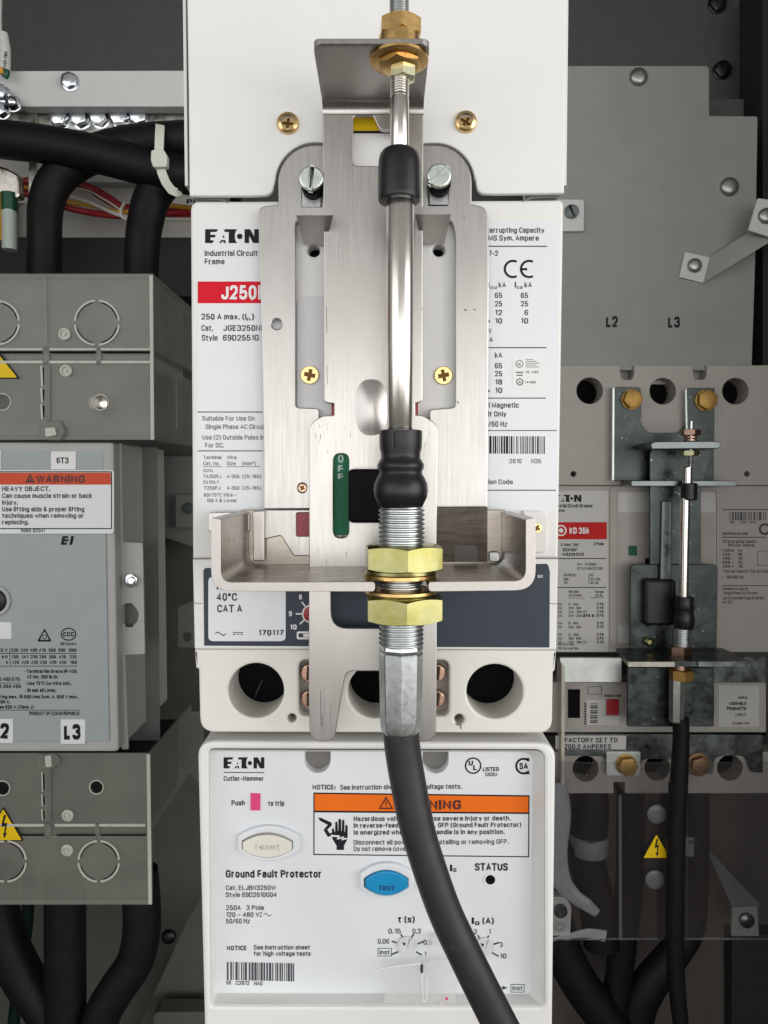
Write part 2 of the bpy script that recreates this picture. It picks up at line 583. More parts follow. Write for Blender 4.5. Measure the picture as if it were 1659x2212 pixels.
# a condensed gothic alphabet drawn as strokes: (radius or radii, closed, points); capitals are 1 high
XH = .73
GL = {
 'A': [(0, 0, [(0, 0), (.25, 1), (.5, 0)]), (0, 0, [(.09, .33), (.41, .33)])],
 'B': [(0, 0, [(0, 0), (0, 1)]), (.2, 0, [(0, 1), (.43, 1), (.43, .53), (0, .53)]), (.2, 0, [(0, .53), (.47, .53), (.47, 0), (0, 0)])],
 'C': [(.24, 0, [(.48, .68), (.48, 1), (0, 1), (0, 0), (.48, 0), (.48, .32)])],
 'D': [(0, 0, [(0, 0), (0, 1)]), (.26, 0, [(0, 1), (.48, 1), (.48, 0), (0, 0)])],
 'E': [(0, 0, [(.4, 1), (0, 1), (0, 0), (.42, 0)]), (0, 0, [(0, .52), (.36, .52)])],
 'F': [(0, 0, [(.4, 1), (0, 1), (0, 0)]), (0, 0, [(0, .5), (.35, .5)])],
 'G': [([0, .24, .24, .24, .24, 0, 0], 0, [(.48, .7), (.48, 1), (0, 1), (0, 0), (.48, 0), (.48, .47), (.26, .47)])],
 'H': [(0, 0, [(0, 0), (0, 1)]), (0, 0, [(.48, 0), (.48, 1)]), (0, 0, [(0, .52), (.48, .52)])],
 'I': [(0, 0, [(0, 0), (0, 1)])],
 'J': [(.2, 0, [(.38, 1), (.38, 0), (0, 0), (0, .3)])],
 'K': [(0, 0, [(0, 0), (0, 1)]), (0, 0, [(.46, 1), (0, .38)]), (0, 0, [(.15, .57), (.48, 0)])],
 'L': [(0, 0, [(0, 1), (0, 0), (.38, 0)])],
 'M': [(0, 0, [(0, 0), (0, 1), (.31, .12), (.62, 1), (.62, 0)])],
 'N': [(0, 0, [(0, 0), (0, 1), (.48, 0), (.48, 1)])],
 'O': [(.25, 1, [(0, 0), (0, 1), (.5, 1), (.5, 0)])],
 'P': [(0, 0, [(0, 0), (0, 1)]), (.22, 0, [(0, 1), (.45, 1), (.45, .46), (0, .46)])],
 'Q': [(.25, 1, [(0, 0), (0, 1), (.5, 1), (.5, 0)]), (0, 0, [(.3, .2), (.52, -.06)])],
 'R': [(0, 0, [(0, 0), (0, 1)]), (.22, 0, [(0, 1), (.45, 1), (.45, .48), (0, .48)]), (0, 0, [(.24, .48), (.48, 0)])],
 'S': [(.21, 0, [(.46, .73), (.46, 1), (0, 1), (0, .54), (.46, .5), (.46, 0), (0, 0), (0, .27)])],
 'T': [(0, 0, [(0, 1), (.5, 1)]), (0, 0, [(.25, 1), (.25, 0)])],
 'U': [(.24, 0, [(0, 1), (0, 0), (.48, 0), (.48, 1)])],
 'V': [(0, 0, [(0, 1), (.25, 0), (.5, 1)])],
 'W': [(0, 0, [(0, 1), (.18, 0), (.36, 1), (.54, 0), (.72, 1)])],
 'X': [(0, 0, [(0, 0), (.48, 1)]), (0, 0, [(0, 1), (.48, 0)])],
 'Y': [(0, 0, [(0, 1), (.25, .45), (.5, 1)]), (0, 0, [(.25, .45), (.25, 0)])],
 'Z': [(0, 0, [(0, 1), (.46, 1), (0, 0), (.46, 0)])],
 'a': [(.15, 0, [(.02, .54), (.02, XH), (.36, XH), (.36, 0)]), (.14, 0, [(.36, .42), (0, .42), (0, 0), (.36, 0), (.36, .2)])],
 'b': [(0, 0, [(0, 0), (0, 1)]), (.18, 1, [(0, 0), (0, XH), (.4, XH), (.4, 0)])],
 'c': [(.19, 0, [(.38, .5), (.38, XH), (0, XH), (0, 0), (.38, 0), (.38, .23)])],
 'd': [(0, 0, [(.4, 0), (.4, 1)]), (.18, 1, [(0, 0), (0, XH), (.4, XH), (.4, 0)])],
 'e': [([0, 0, .19, .19, .19, .19, 0], 0, [(0, .37), (.4, .37), (.4, XH), (0, XH), (0, 0), (.39, 0), (.39, .2)])],
 'f': [(.13, 0, [(.27, 1), (.1, 1), (.1, 0)]), (0, 0, [(0, XH), (.26, XH)])],
 'g': [(.18, 1, [(0, 0), (0, XH), (.4, XH), (.4, 0)]), (.18, 0, [(.4, XH), (.4, -.26), (.03, -.26), (.03, -.12)])],
 'h': [(0, 0, [(0, 0), (0, 1)]), (.18, 0, [(0, XH), (.38, XH), (.38, 0)])],
 'i': [(0, 0, [(0, 0), (0, XH)]), (0, 0, [(0, .9), (0, 1)])],
 'j': [(.1, 0, [(.1, XH), (.1, -.26), (0, -.26)]), (0, 0, [(.1, .9), (.1, 1)])],
 'k': [(0, 0, [(0, 0), (0, 1)]), (0, 0, [(.36, XH), (0, .28)]), (0, 0, [(.12, .42), (.38, 0)])],
 'l': [(0, 0, [(0, 0), (0, 1)])],
 'm': [(0, 0, [(0, 0), (0, XH)]), (.14, 0, [(0, XH), (.3, XH), (.3, 0)]), (.14, 0, [(.3, XH), (.6, XH), (.6, 0)])],
 'n': [(0, 0, [(0, 0), (0, XH)]), (.18, 0, [(0, XH), (.38, XH), (.38, 0)])],
 'o': [(.2, 1, [(0, 0), (0, XH), (.4, XH), (.4, 0)])],
 'p': [(0, 0, [(0, XH), (0, -.26)]), (.18, 1, [(0, 0), (0, XH), (.4, XH), (.4, 0)])],
 'q': [(0, 0, [(.4, XH), (.4, -.26)]), (.18, 1, [(0, 0), (0, XH), (.4, XH), (.4, 0)])],
 'r': [(0, 0, [(0, 0), (0, XH)]), (.14, 0, [(0, .5), (0, XH), (.25, XH)])],
 's': [(.16, 0, [(.36, .53), (.36, XH), (0, XH), (0, .39), (.36, .36), (.36, 0), (0, 0), (0, .2)])],
 't': [(.12, 0, [(.1, .95), (.1, 0), (.28, 0)]), (0, 0, [(0, XH), (.26, XH)])],
 'u': [(.18, 0, [(0, XH), (0, 0), (.38, 0)]), (0, 0, [(.38, XH), (.38, 0)])],
 'v': [(0, 0, [(0, XH), (.2, 0), (.4, XH)])],
 'w': [(0, 0, [(0, XH), (.15, 0), (.3, XH), (.45, 0), (.6, XH)])],
 'x': [(0, 0, [(0, 0), (.38, XH)]), (0, 0, [(0, XH), (.38, 0)])],
 'y': [(0, 0, [(0, XH), (.2, 0)]), (0, 0, [(.4, XH), (.1, -.26)])],
 'z': [(0, 0, [(0, XH), (.36, XH), (0, 0), (.36, 0)])],
 '0': [(.21, 1, [(0, 0), (0, 1), (.42, 1), (.42, 0)])],
 '1': [(0, 0, [(.02, .8), (.2, 1), (.2, 0)])],
 '2': [([0, .2, .2, .14, 0, 0], 0, [(0, .7), (0, 1), (.42, 1), (.42, .56), (0, 0), (.44, 0)])],
 '3': [(.2, 0, [(0, .75), (0, 1), (.42, 1), (.42, .53), (.15, .53)]), (.2, 0, [(.15, .53), (.44, .53), (.44, 0), (0, 0), (0, .26)])],
 '4': [(0, 0, [(.34, 0), (.34, 1), (0, .28), (.46, .28)])],
 '5': [([0, 0, 0, .2, .2, .2, 0], 0, [(.4, 1), (.05, 1), (.02, .5), (.43, .64), (.43, 0), (0, 0), (0, .25)])],
 '6': [(.2, 0, [(.41, .80), (.42, 1), (0, 1), (0, 0), (.42, 0), (.42, .58), (0, .58)])],
 '7': [(0, 0, [(0, 1), (.44, 1), (.14, 0)])],
 '8': [(.18, 1, [(.02, .54), (.02, 1), (.4, 1), (.4, .54)]), (.2, 1, [(0, 0), (0, .54), (.42, .54), (.42, 0)])],
 '9': [(.2, 0, [(.01, .16), (0, 0), (.42, 0), (.42, 1), (0, 1), (0, .42), (.42, .42)])],
 '.': [(0, 0, [(0, 0), (0, .07)])], ',': [(0, 0, [(.04, .07), (0, -.13)])], ':': [(0, 0, [(0, .08), (0, .15)]), (0, 0, [(0, .55), (0, .62)])],
 '-': [(0, 0, [(0, .4), (.24, .4)])], '–': [(0, 0, [(0, .4), (.38, .4)])], '/': [(0, 0, [(0, -.05), (.3, 1.05)])],
 '(': [(0, 0, [(.16, 1.1), (.03, .78), (0, .42), (.03, .1), (.16, -.22)])], ')': [(0, 0, [(0, 1.1), (.13, .78), (.16, .42), (.13, .1), (0, -.22)])],
 '&': [(.1, 0, [(.52, 0), (.1, .74), (.1, 1), (.33, 1), (.33, .74), (0, .4), (0, 0), (.34, 0), (.5, .42)])],
 '~': [(.1, 0, [(0, .38), (.12, .54), (.28, .36), (.4, .52)])], '°': [(.1, 1, [(0, .72), (0, 1), (.2, 1), (.2, .72)])],
 '·': [(0, 0, [(0, .4), (0, .48)])], '²': [([0, .1, .1, 0, 0], 0, [(0, .95), (.0, 1.05), (.2, 1.05), (.0, .6), (.22, .6)])],
 '⎓': [(0, 0, [(0, .5), (.4, .5)]), (0, 0, [(0, .3), (.4, .3)])], '*': [(0, 0, [(0, .6), (.2, .9)]), (0, 0, [(0, .9), (.2, .6)])],
}


def rnd_open(pts, r, n):
    out = []
    k = len(pts)
    for i, p in enumerate(pts):
        ri = r[i] if isinstance(r, (list, tuple)) else r
        if ri <= 0 or i in (0, k - 1):
            out.append(p); continue
        p_, a, b = Vector(p), Vector(pts[i - 1]), Vector(pts[i + 1])
        da, db = a - p_, b - p_
        t = ri
        ta = min(t * (1.35 if abs(da.x) < 1e-6 else 1.0), da.length * .5)
        tb = min(t * (1.35 if abs(db.x) < 1e-6 else 1.0), db.length * .5)
        s_, e_ = p_ + da.normalized() * ta, p_ + db.normalized() * tb
        for j in range(n + 1):
            u = j / n
            q = s_ * (1 - u) ** 2 + p_ * 2 * u * (1 - u) + e_ * u * u
            out.append((q.x, q.y))
    res = [out[0]]
    for q in out[1:]:
        if (Vector(q) - Vector(res[-1])).length > 1e-4: res.append(q)
    return res


def stroke_text(text, sw, n):
    """ribbons of a line of text: list of (left points, right points), total width"""
    X = 0.0
    rib = []
    for ch in text:
        if ch == ' ':
            X += .30; continue
        g = GL.get(ch)
        if g is None:
            X += .3; continue
        wmax = max(p[0] for _, _, pts in g for p in pts)
        for r, closed, pts in g:
            pts = [(X + sw / 2 + x, sw / 2 + y * (1 - sw)) for x, y in pts]
            if closed:
                q = rnd_open(pts[-1:] + pts + pts[:1], r, n)[1:-1]
                qq = [q[0]]
                for p in q[1:]:
                    if (Vector(p) - Vector(qq[-1])).length > 1e-4: qq.append(p)
                q = qq
            else:
                q = rnd_open(pts, r, n)
            m = len(q)
            L, R = [], []
            for i in range(m):
                p = Vector(q[i])
                if closed:
                    d0 = (p - Vector(q[i - 1])).normalized(); d1 = (Vector(q[(i + 1) % m]) - p).normalized()
                else:
                    d0 = (p - Vector(q[i - 1])).normalized() if i else (Vector(q[1]) - p).normalized()
                    d1 = (Vector(q[i + 1]) - p).normalized() if i < m - 1 else d0
                n0, n1 = Vector((-d0.y, d0.x)), Vector((-d1.y, d1.x))
                b = n0 + n1
                b = b.normalized() if b.length > 1e-3 else n0
                k = min(1.9, 1 / max(.3, b.dot(n0))) * sw / 2
                e = Vector((0, 0))
                if not closed and i == 0: e = -d1 * sw / 2 if len(pts) == 2 and abs(d1.x * d1.y) < 1e-6 else e
                if not closed and i == m - 1: e = d0 * sw / 2 if len(pts) == 2 and abs(d0.x * d0.y) < 1e-6 else e
                L.append(p + b * k + e); R.append(p - b * k + e)
            if closed: L.append(L[0]); R.append(R[0])
            rib.append((L, R))
        X += wmax + sw + .105
    return rib, X - .105


class Ink:
    """printing on one plane, gathered into one mesh"""
    def __init__(s, Y, rot=0.0):
        s.Y = Y; s.g = Geo(); s.rot = rot

    def t(s, text, x0, x1, base, h, bold=0.0, ital=0.0, dy=0.0, turn=0.0):
        rib, tw = stroke_text(text, min(.27, .163 + bold * 1.9), 2 if h < 9.5 else 4)
        kx = (x1 - x0) / tw if x1 is not None else h * .9
        ca, sa = math.cos(math.radians(turn)), math.sin(math.radians(turn))
        for q, (L, R) in enumerate(rib):
            n0 = len(s.g.v)
            Y = s.Y - .12 * (q % 3)
            for p in L + R:
                x, y = p.x * kx + ital * p.y * h, p.y * h
                x, y = x * ca - y * sa, x * sa + y * ca
                s.g.v.append(tuple(U(x0 + x, base - y + dy * x / max(1, (x1 or x0 + 1) - x0), Y)))
            m = len(L)
            s.g.f += [(n0 + i, n0 + i + 1, n0 + m + i + 1, n0 + m + i) for i in range(m - 1)]
        return s

    def poly(s, pts, holes=()):
        s.g = s.g + sheet(pts, s.Y, holes); return s

    def rect(s, x0, y0, x1, y1):
        return s.poly([(x0, y0), (x1, y0), (x1, y1), (x0, y1)])

    def line(s, x0, y0, x1, y1, w=2):
        d = Vector((x1 - x0, y1 - y0)); n = Vector((-d.y, d.x)).normalized() * w / 2
        return s.poly([(x0 + n.x, y0 + n.y), (x1 + n.x, y1 + n.y), (x1 - n.x, y1 - n.y), (x0 - n.x, y0 - n.y)])

    def ring(s, cx, cy, r, w, ry=None):
        ry = ry or r
        return s.poly(circ(cx, cy, r, 32, ry), [circ(cx, cy, r - w, 32, ry - w)])

    def frame(s, x0, y0, x1, y1, w, r=0):
        return s.poly(rr(x0, y0, x1, y1, r), [rr(x0 + w, y0 + w, x1 - w, y1 - w, max(0, r - w))])

    def bars(s, x0, x1, y0, y1, seed, dy=0.0):
        rg = random.Random(seed)
        x = x0
        while x < x1 - 2:
            w = rg.choice((1.6, 1.6, 2.6, 3.6, 5.0))
            w = min(w, x1 - x)
            o = dy * (x - x0) / (x1 - x0)
            s.poly([(x, y0 + o), (x + w, y0 + o), (x + w, y1 + o), (x, y1 + o)])
            x += w + rg.choice((1.5, 2.0, 2.6, 3.8))
        return s

    def done(s, parent, m='ink_grey', name='printed_text'):
        return part(name, s.g, m, parent, smooth=False)


def wordmark(k, x0, y0, x1, y1):
    """the block logo: E, a wedge A, T, a dot, N"""
    w, h = (x1 - x0), (y1 - y0)
    P = lambda *q: [(x0 + a * w, y0 + b * h) for a, b in q]
    k.poly(P((0, 0), (.24, 0), (.215, .2), (.10, .2), (.10, .4), (.20, .4), (.18, .6), (.10, .6), (.10, .8), (.165, .8), (.14, 1), (0, 1)))
    k.poly(P((.26, 1), (.30, .78), (.375, .78), (.385, 1), (.35, 1), (.345, .9), (.31, .9), (.30, 1)))
    k.poly(P((.325, .62), (.345, .40), (.365, .62)))
    k.poly(P((.36, 0), (.60, 0), (.575, .12), (.555, .35), (.555, .7), (.575, .9), (.60, 1), (.44, 1), (.44, .2), (.36, .2)))
    k.poly(circ(x0 + .645 * w, y0 + .52 * h, .052 * w, 20))
    k.poly(P((.735, 0), (.84, 0), (.915, .52), (.915, 0), (1, 0), (1, 1), (.895, 1), (.82, .48), (.82, 1), (.735, 1)))


def cross_outline(cx, cy, r, w, rot=20):
    ca, sa = math.cos(math.radians(rot)), math.sin(math.radians(rot))
    q = [(-w, -r), (w, -r), (w, -w), (r, -w), (r, w), (w, w), (w, r), (-w, r), (-w, w), (-r, w), (-r, -w), (-w, -w)]
    return [(cx + x * ca - y * sa, cy + x * sa + y * ca) for x, y in q]


def phillips(name, label, cx, cy, r, Y, h, group, material='gold_screw', rot=20, dome=True):
    """screw whose head stands h proud of Y"""
    t = thing(name, label, 'screw', U(cx, cy, Y), group)
    if dome:
        g = knob(cx, cy, Y, [(0, r), (h * 0.25, r), (h * 0.62, r * 0.92), (h * 0.85, r * 0.78), (h, r * 0.60)], 36, cap=False)
        g = g + plate(circ(cx, cy, r * 0.60 / (W(Y - h)) * W(Y), 36), Y - h * W(Y), 3, [cross_outline(cx, cy, r * 0.52, r * 0.13, rot)])
    else:
        g = plate(circ(cx, cy, r, 36), Y - h, h, [cross_outline(cx, cy, r * 0.58, r * 0.17, rot)], bev=min(2.0, h / 3))
    part('screw_head', g, material, t)
    part('drive_recess', plate(circ(cx, cy, r * 0.6, 24), Y - h * (0.45 if dome else 0.3), 1), 'dark_gold', t)
    return t


def slotted(name, label, cx, cy, r, Y, h, group, material='zinc_screw', rot=90, slot=0.1):
    t = thing(name, label, 'screw', U(cx, cy, Y), group)
    ca, sa = math.cos(math.radians(rot)), math.sin(math.radians(rot))
    L, w = r * 0.93, r * slot
    sl = [(cx + a * ca - b * sa, cy - a * sa - b * ca) for a, b in ((-L, -w), (L, -w), (L, w), (-L, w))]
    part('screw_head', plate(circ(cx, cy, r, 36), Y - h, h, [sl], bev=min(r * 0.12, h * 0.3)), material, t)
    part('drive_slot', plate(circ(cx, cy, r * 0.96, 24), Y - h + min(6 * W(Y), h * .6), 1), 'dark_zinc', t)
    return t


def hexbolt(name, label, cx, cy, r, Y, h, group=None, material='bright_zinc', ph=0.2, washer=1.25, dome=False):
    t = thing(name, label, 'bolt', U(cx, cy, Y), group)
    w = W(Y)
    o = U(cx, cy, Y) + Vector((0, -h * w / 2, 0))
    if dome:
        part('bolt_head', knob(cx, cy, Y, [(0, r), (h * .3, r), (h * .7, r * .85), (h * .93, r * .55), (h, r * .2)], 32), material, t)
    else:
        part('bolt_head', hexnut_w(o, (0, -1, 0), r * w * 0.9, h * w, ph, cham=0.5), material, t)
    if washer:
        part('washer', knob(cx, cy, Y, [(0, r * washer), (2.5, r * washer), (3, r * washer * .95), (3, r * .8)], 32), material, t)
    return t


# ================================================================== THE SETTING: cabinet interior
def wall(name, pts, Y, th, m, label):
    return single(name, plate(pts, Y, th, world=True), m, label, 'cabinet', kind='structure')


YB = 2600
wall('cabinet_back', [(-2350, -3050), (2350, -3050), (2350, 3050), (-2350, 3050)], YB, 25, 'back_paint', 'dark grey green painted back sheet of the cabinet')
wall('cabinet_side', [(-2375, -3050), (-2352, -3050), (-2352, 3050), (-2375, 3050)], 250, 2345, 'back_paint', 'dark painted side sheet of the cabinet on the left')
wall('cabinet_side', [(2352, -3050), (2375, -3050), (2375, 3050), (2352, 3050)], 250, 2345, 'back_paint', 'dark painted side sheet of the cabinet on the right')
wall('cabinet_roof', [(-2375, 3052), (2375, 3052), (2375, 3077), (-2375, 3077)], 250, 2345, 'back_paint', 'dark painted roof sheet of the cabinet')
wall('cabinet_floor', [(-2375, -3077), (2375, -3077), (2375, -3052), (-2375, -3052)], 250, 2345, 'dark_paint', 'dark floor sheet of the cabinet')

# ================================================================== white column: upper cover
cv = thing('white_cover', 'large white painted cover plate above the middle breaker', 'cover', U(815, 420, -20))
arcL = circ(681, 394, 88, 14, a0=180, a1=90)
out = [(403, -60), (1224, -60), (1222, 200), (1219, 417)]
right = [(1072, 419)] + rnd([(1072, 419), (1032, 418), (1027, 385)], [0, 30, 0], 6)[1:] + circ(940, 394, 86, 14, a0=4, a1=90) + [(880, 310), (880, 404), (740, 404), (740, 310)]
left = circ(681, 394, 87, 14, a0=90, a1=176) + rnd([(593, 385), (588, 421), (545, 423)], [0, 30, 0], 6)[1:]
out += right + left + [(409, 423), (407, 200)]
part('cover_sheet', plate(out, -20, 14, bev=3), 'white_paint', cv)
# folded sides of the cover
part('cover_side', plate([(-420, 690), (-414, 690), (-414, 1160), (-420, 1160)], -7, 450, world=True), 'white_paint', cv)
part('cover_side', plate([(379, 690), (385, 690), (385, 1160), (379, 1160)], -7, 450, world=True), 'white_paint', cv)

tri = thing('warning_sticker', 'yellow triangle sticker on the white cover behind the sliding plate', 'sticker', U(807, 287, -20.6))
part('sticker_border', sheet(rnd([(807, 128), (899, 288), (715, 288)], 5), -20.6), 'ink_black', tri)
part('sticker_field', sheet(rnd([(807, 142), (890, 282.5), (724, 282.5)], 3), -21.0), 'yellow_sign', tri)

sc_g = 'brass cross head screws on the white cover'
phillips('cover_screw', 'round gold cross head screw on the white cover, left of the top bracket', 622, 267, 23.5, -20, 11, sc_g, rot=8)
phillips('cover_screw', 'round gold cross head screw on the white cover, right of the top bracket', 1006, 264, 23.5, -20, 11, sc_g, rot=35)

# ================================================================== the middle circuit breaker
br = thing('circuit_breaker', 'white industrial moulded case breaker in the middle with red J250 band', 'circuit breaker', U(815, 1583, 0))
body = plate(rnd([(411, 434), (500, 434), (1100, 432), (1218, 431), (1206, 1206), (416, 1207)], [20, 0, 0, 14, 0, 0]), 0, 430,
             [circ(678, 541, 13), circ(948, 540, 13)], bev=6)
part('upper_body', body, 'breaker_plastic', br)
part('body_core', box(440, 460, 1180, 1190, 40, 410), 'black_hole', br)
# notches in the top edge
for q in (rnd([(497, 440), (478, 428), (418, 427), (418, 430), (476, 432)], 3), [(1126, 437), (1146, 425), (1216, 422), (1216, 426), (1150, 429)]):
    Ink(-0.6).poly(q).done(br, 'pocket_grey', 'edge_notch')
lab = part('rating_label', plate(rr(426, 477, 640, 1103, 16), -1.2, 1.2), 'label_white', br)
part('red_band', sheet([(427, 608), (640, 608), (640, 655), (427, 655)], -1.5), 'red_band', lab)
k = Ink(-1.8)
wordmark(k, 443, 495, 559, 525)
k.done(lab, 'ink_black', 'logo')
k = Ink(-1.8)
k.t('J250', 478, 554, 647, 31, bold=.02).rect(557.5, 616, 563, 647)
k.done(lab, 'ink_white', 'band_lettering')
k = Ink(-1.6)
k.t('Industrial Circuit', 442, 557, 553, 12.5, bold=.012).t('Frame', 442, 485, 571, 12.5, bold=.012)
k.t('250 A max. (I', 435, 532, 690.5, 13, bold=.012).t('n', 533, 541, 693, 8).t(')', 543, 549, 690.5, 13)
k.t('Cat.', 435, 460, 715, 13, bold=.008).t('JGE3250NI', 482.5, 566, 715, 13, bold=.008)
k.t('Style', 435.6, 470, 736, 13, bold=.008).t('69D2551G', 481.6, 559, 736, 13, bold=.008)
k.line(427, 890, 567, 890, 2.2).line(427, 974, 568, 974, 2.2)
k.done(lab, 'ink_grey')
k = Ink(-1.6)
k.t('Suitable For Use On', 436.6, 550, 909, 10.5).t('Single Phase AC Circuits', 444, 582, 927, 10.5)
k.t('Use (2) Outside Poles In', 437, 571, 950, 10.5).t('For DC.', 443, 484, 967, 10.5)
k.t('Terminal', 439, 478, 992, 8).t('Wire', 490, 511, 992, 8).t('Cat. No.', 439, 474, 1005, 8).t('Size', 490, 509, 1005, 8).t('(mm²)', 523, 553, 1005, 8)
k.line(439, 1008, 480, 1008, 1.4).line(489, 1008, 563, 1008, 1.4)
k.t('CU/AL', 439, 461, 1020, 7.5).t('TA250FJ', 439, 478, 1033, 8).t('4-350', 490, 517, 1033, 8).t('(25-185)', 523, 564, 1033, 8)
k.t('CU ONLY', 439, 473, 1045, 7.5).t('T250FJ', 440, 476, 1058, 8).t('4-350', 490, 517, 1058, 8).t('(25-185)', 523, 564, 1058, 8)
k.t('60/75°C Wire –', 440, 511, 1073, 8).t('100 A & Lower', 446, 512, 1085, 8)
k.done(lab, 'ink_light_grey')

lab = part('rating_label', plate(rr(980, 475, 1204, 1103, 17), -1.2, 1.2), 'label_white', br)
k = Ink(-1.6)
k.t('terrupting Capacity', 1052, 1176, 503, 12, bold=.008).t('MS Sym. Ampere', 1055, 1164, 520, 12, bold=.008)
k.line(1050, 532, 1182, 532, 2.4).t('7-2', 1056, 1076, 553, 12, bold=.008)
k.t('I', 1054, 1057, 621, 12).t('cu', 1059, 1073, 624, 7.5).t('kA', 1077, 1093, 621, 12)
k.t('I', 1112, 1115, 621, 12).t('cs', 1116, 1129, 624, 7.5).t('kA', 1133, 1149, 621, 12)
for (a, b), y in zip((('65', '65'), ('25', '25'), ('12', '6'), ('10', '10')), (644, 662, 681, 699)):
    k.t(a, 1069, 1085, y, 12, bold=.006)
    k.t(b, 1125 if len(b) > 1 else 1133, 1141, y, 12, bold=.006)
k.rect(1053, 691, 1058, 697).t('V', 1055, 1062, 720, 11).t('A', 1057, 1065, 739, 11)
k.line(1050, 751, 1180, 751, 2.4).t('kA', 1069, 1085, 773, 12)
for a, y in zip(('65', '25', '18', '10'), (796, 813, 831, 849)):
    k.t(a, 1069, 1085, y, 12, bold=.006)
k.rect(1053, 842, 1058, 847)
k.line(1050, 860, 1179, 860, 2.2).t('l Magnetic', 1056, 1121, 881, 12, bold=.006).t('it Only', 1054, 1094, 900, 12, bold=.006).t('/60 Hz', 1055, 1096, 922, 12, bold=.006)
k.line(980, 930, 1203, 930, 1.8).line(980, 1059, 1201, 1059, 2.2)
k.t('ion Code', 1055, 1108, 1046, 10.5)
k.done(lab, 'ink_grey')
k = Ink(-1.6)
k.t('2616', 1100, 1127, 1001, 10).t('H35', 1148, 1169, 1001, 10)
k.done(lab, 'ink_light_grey', 'code_print')
k = Ink(-1.6)
k.poly(circ(1108, 581, 20, 24, a0=62, a1=298) + circ(1108, 581, 15, 24, a0=298, a1=62)[::1])
k.poly(circ(1143, 581, 20, 24, a0=62, a1=298) + circ(1143, 581, 15, 24, a0=298, a1=62)[::1]).rect(1125, 579, 1139, 584)
k.done(lab, 'ink_black', 'approval_mark')
k = Ink(-1.6); k.bars(1057, 1180, 942, 980, 5, 0.6); k.done(lab, 'ink_black', 'barcode')
hol = part('approval_sticker', plate(rr(1107, 769, 1179, 841, 6), -1.9, 0.7), 'white_paint', lab)
k = Ink(-2.2)
k.ring(1122, 786, 8.5, 1.6).t('UL', 1117, 1127, 790, 7).ring(1123, 825, 8, 2.5).t('A', 1119, 1127, 829, 7)
k.rect(1114, 803, 1130, 806).rect(1116, 809, 1129, 812)
for i in range(5):
    k.rect(1135, 776 + 4 * i, 1152 + (i * 7) % 15, 777.4 + 4 * i)
k.t('UL 489', 1136, 1163, 806, 5).t('LR 99806', 1135, 1158, 828, 5)
k.done(lab, 'ink_light_grey', 'sticker_print')

# grey inner front seen through the bracket window
part('handle_surround', plate(rr(752, 655, 880, 905, 24), -6, 6, bev=2.5), 'window_grey', br)
part('handle_surround', plate(rr(640, 640, 746, 905, 24), -5, 5, bev=2), 'window_grey', br)
part('trip_flag', plate([(716, 868), (735, 868), (735, 902), (716, 902)], -30, 6), 'red_button', br, label='red trip flag beside the neck of the plate')
part('trip_flag', plate([(892, 868), (903, 868), (903, 902), (892, 902)], -30, 6), 'red_button', br)
fl = part('position_flag', plate(rr(714, 974, 762, 1156, 4), -50, 2), 'green_flag', br, label='green OFF position flag')
k = Ink(-50.6)
for c, y, h in (('O', 999, 17), ('F', 1020, 15), ('F', 1036, 13)):
    k.t(c, 730, 742, y, h, bold=.02)
k.done(fl, 'flag_print', 'flag_lettering')
part('trip_button', plate(rr(636, 1104, 672, 1162, 2), -20, 3), 'red_button', br, label='dark red trip button behind the bracket')
part('toggle_handle', plate(rr(752, 1013, 885, 1130, 12), -104, 64, bev=7), 'handle_black', br, label='black toggle handle poking through the plate')
part('side_boss', plate(rnd([(1130, 1103), (1172, 1103), (1186, 1116), (1182, 1194), (1130, 1197)], [0, 12, 10, 14, 0]), -10, 10, bev=4), 'breaker_plastic', br)

# trip unit
tu = plate(rnd([(416, 1208), (1206, 1207), (1202, 1404), (420, 1402)], 3), 0, 430, bev=3)
part('trip_unit', tu, 'breaker_plastic', br)
tf = part('trip_unit_face', plate(rnd([(439, 1227), (1183, 1218), (1188, 1232), (1187, 1399), (441, 1395)], [8, 4, 8, 2, 2]), -1.6, 2.2, bev=0.6), 'navy_face', br)
wl_ = part('trip_label', plate(rr(450, 1246, 617, 1385, 11), -2.4, 1), 'face_white', br)
k = Ink(-2.8)
k.t('40°C', 467.6, 512, 1298, 17, bold=.018).t('CAT A', 469, 523, 1323, 17, bold=.018)
k.t('170117', 558, 613, 1373, 12.5, bold=.03).t('A', 467, 478, 1275, 15, bold=.02)
k.poly([(465 + i, 1369 - 3.2 * math.sin(i / 23 * 6.28) - 1.3) for i in range(24)] + [(465 + i, 1369 - 3.2 * math.sin(i / 23 * 6.28) + 1.3) for i in range(23, -1, -1)])
k.rect(503, 1365.5, 525, 1367.5)
for i in range(3): k.rect(503 + i * 8.5, 1369.5, 508 + i * 8.5, 1371.5)
k.done(wl_, 'ink_grey')
k = Ink(-2.0)
for a0, t in ((180, ''), (222, ''), (128, '')):
    c, s_ = math.cos(math.radians(a0)), math.sin(math.radians(a0))
    k.line(672 + 19 * c, 1326 - 19 * s_, 672 + 33 * c, 1326 - 33 * s_, 3)
k.t('8', 646, 652, 1295, 11, bold=.02).t('9', 624, 630.5, 1331, 11, bold=.02).t('10', 626, 641, 1360, 11, bold=.02)
k.done(tf, 'ink_white', 'dial_print')
k = Ink(-2.0); k.t('IEC', 1162, 1173, 1248, 6); k.done(tf, 'ink_white', 'corner_print')
k = Ink(-2.0)
k.ring(672, 1326, 20, 4).frame(641, 1364, 690, 1381, 4, 4).rect(655, 1369, 690, 1376)
k.done(tf, 'ink_white', 'dial_ring')
dl = part('setting_dial', knob(672, 1326, -1.6, [(0, 16.5), (3, 16.5), (3.6, 15.5), (3.6, 6), (2, 5.5)]), 'red_button', br)
for yy in (1206, 1296):
    pass
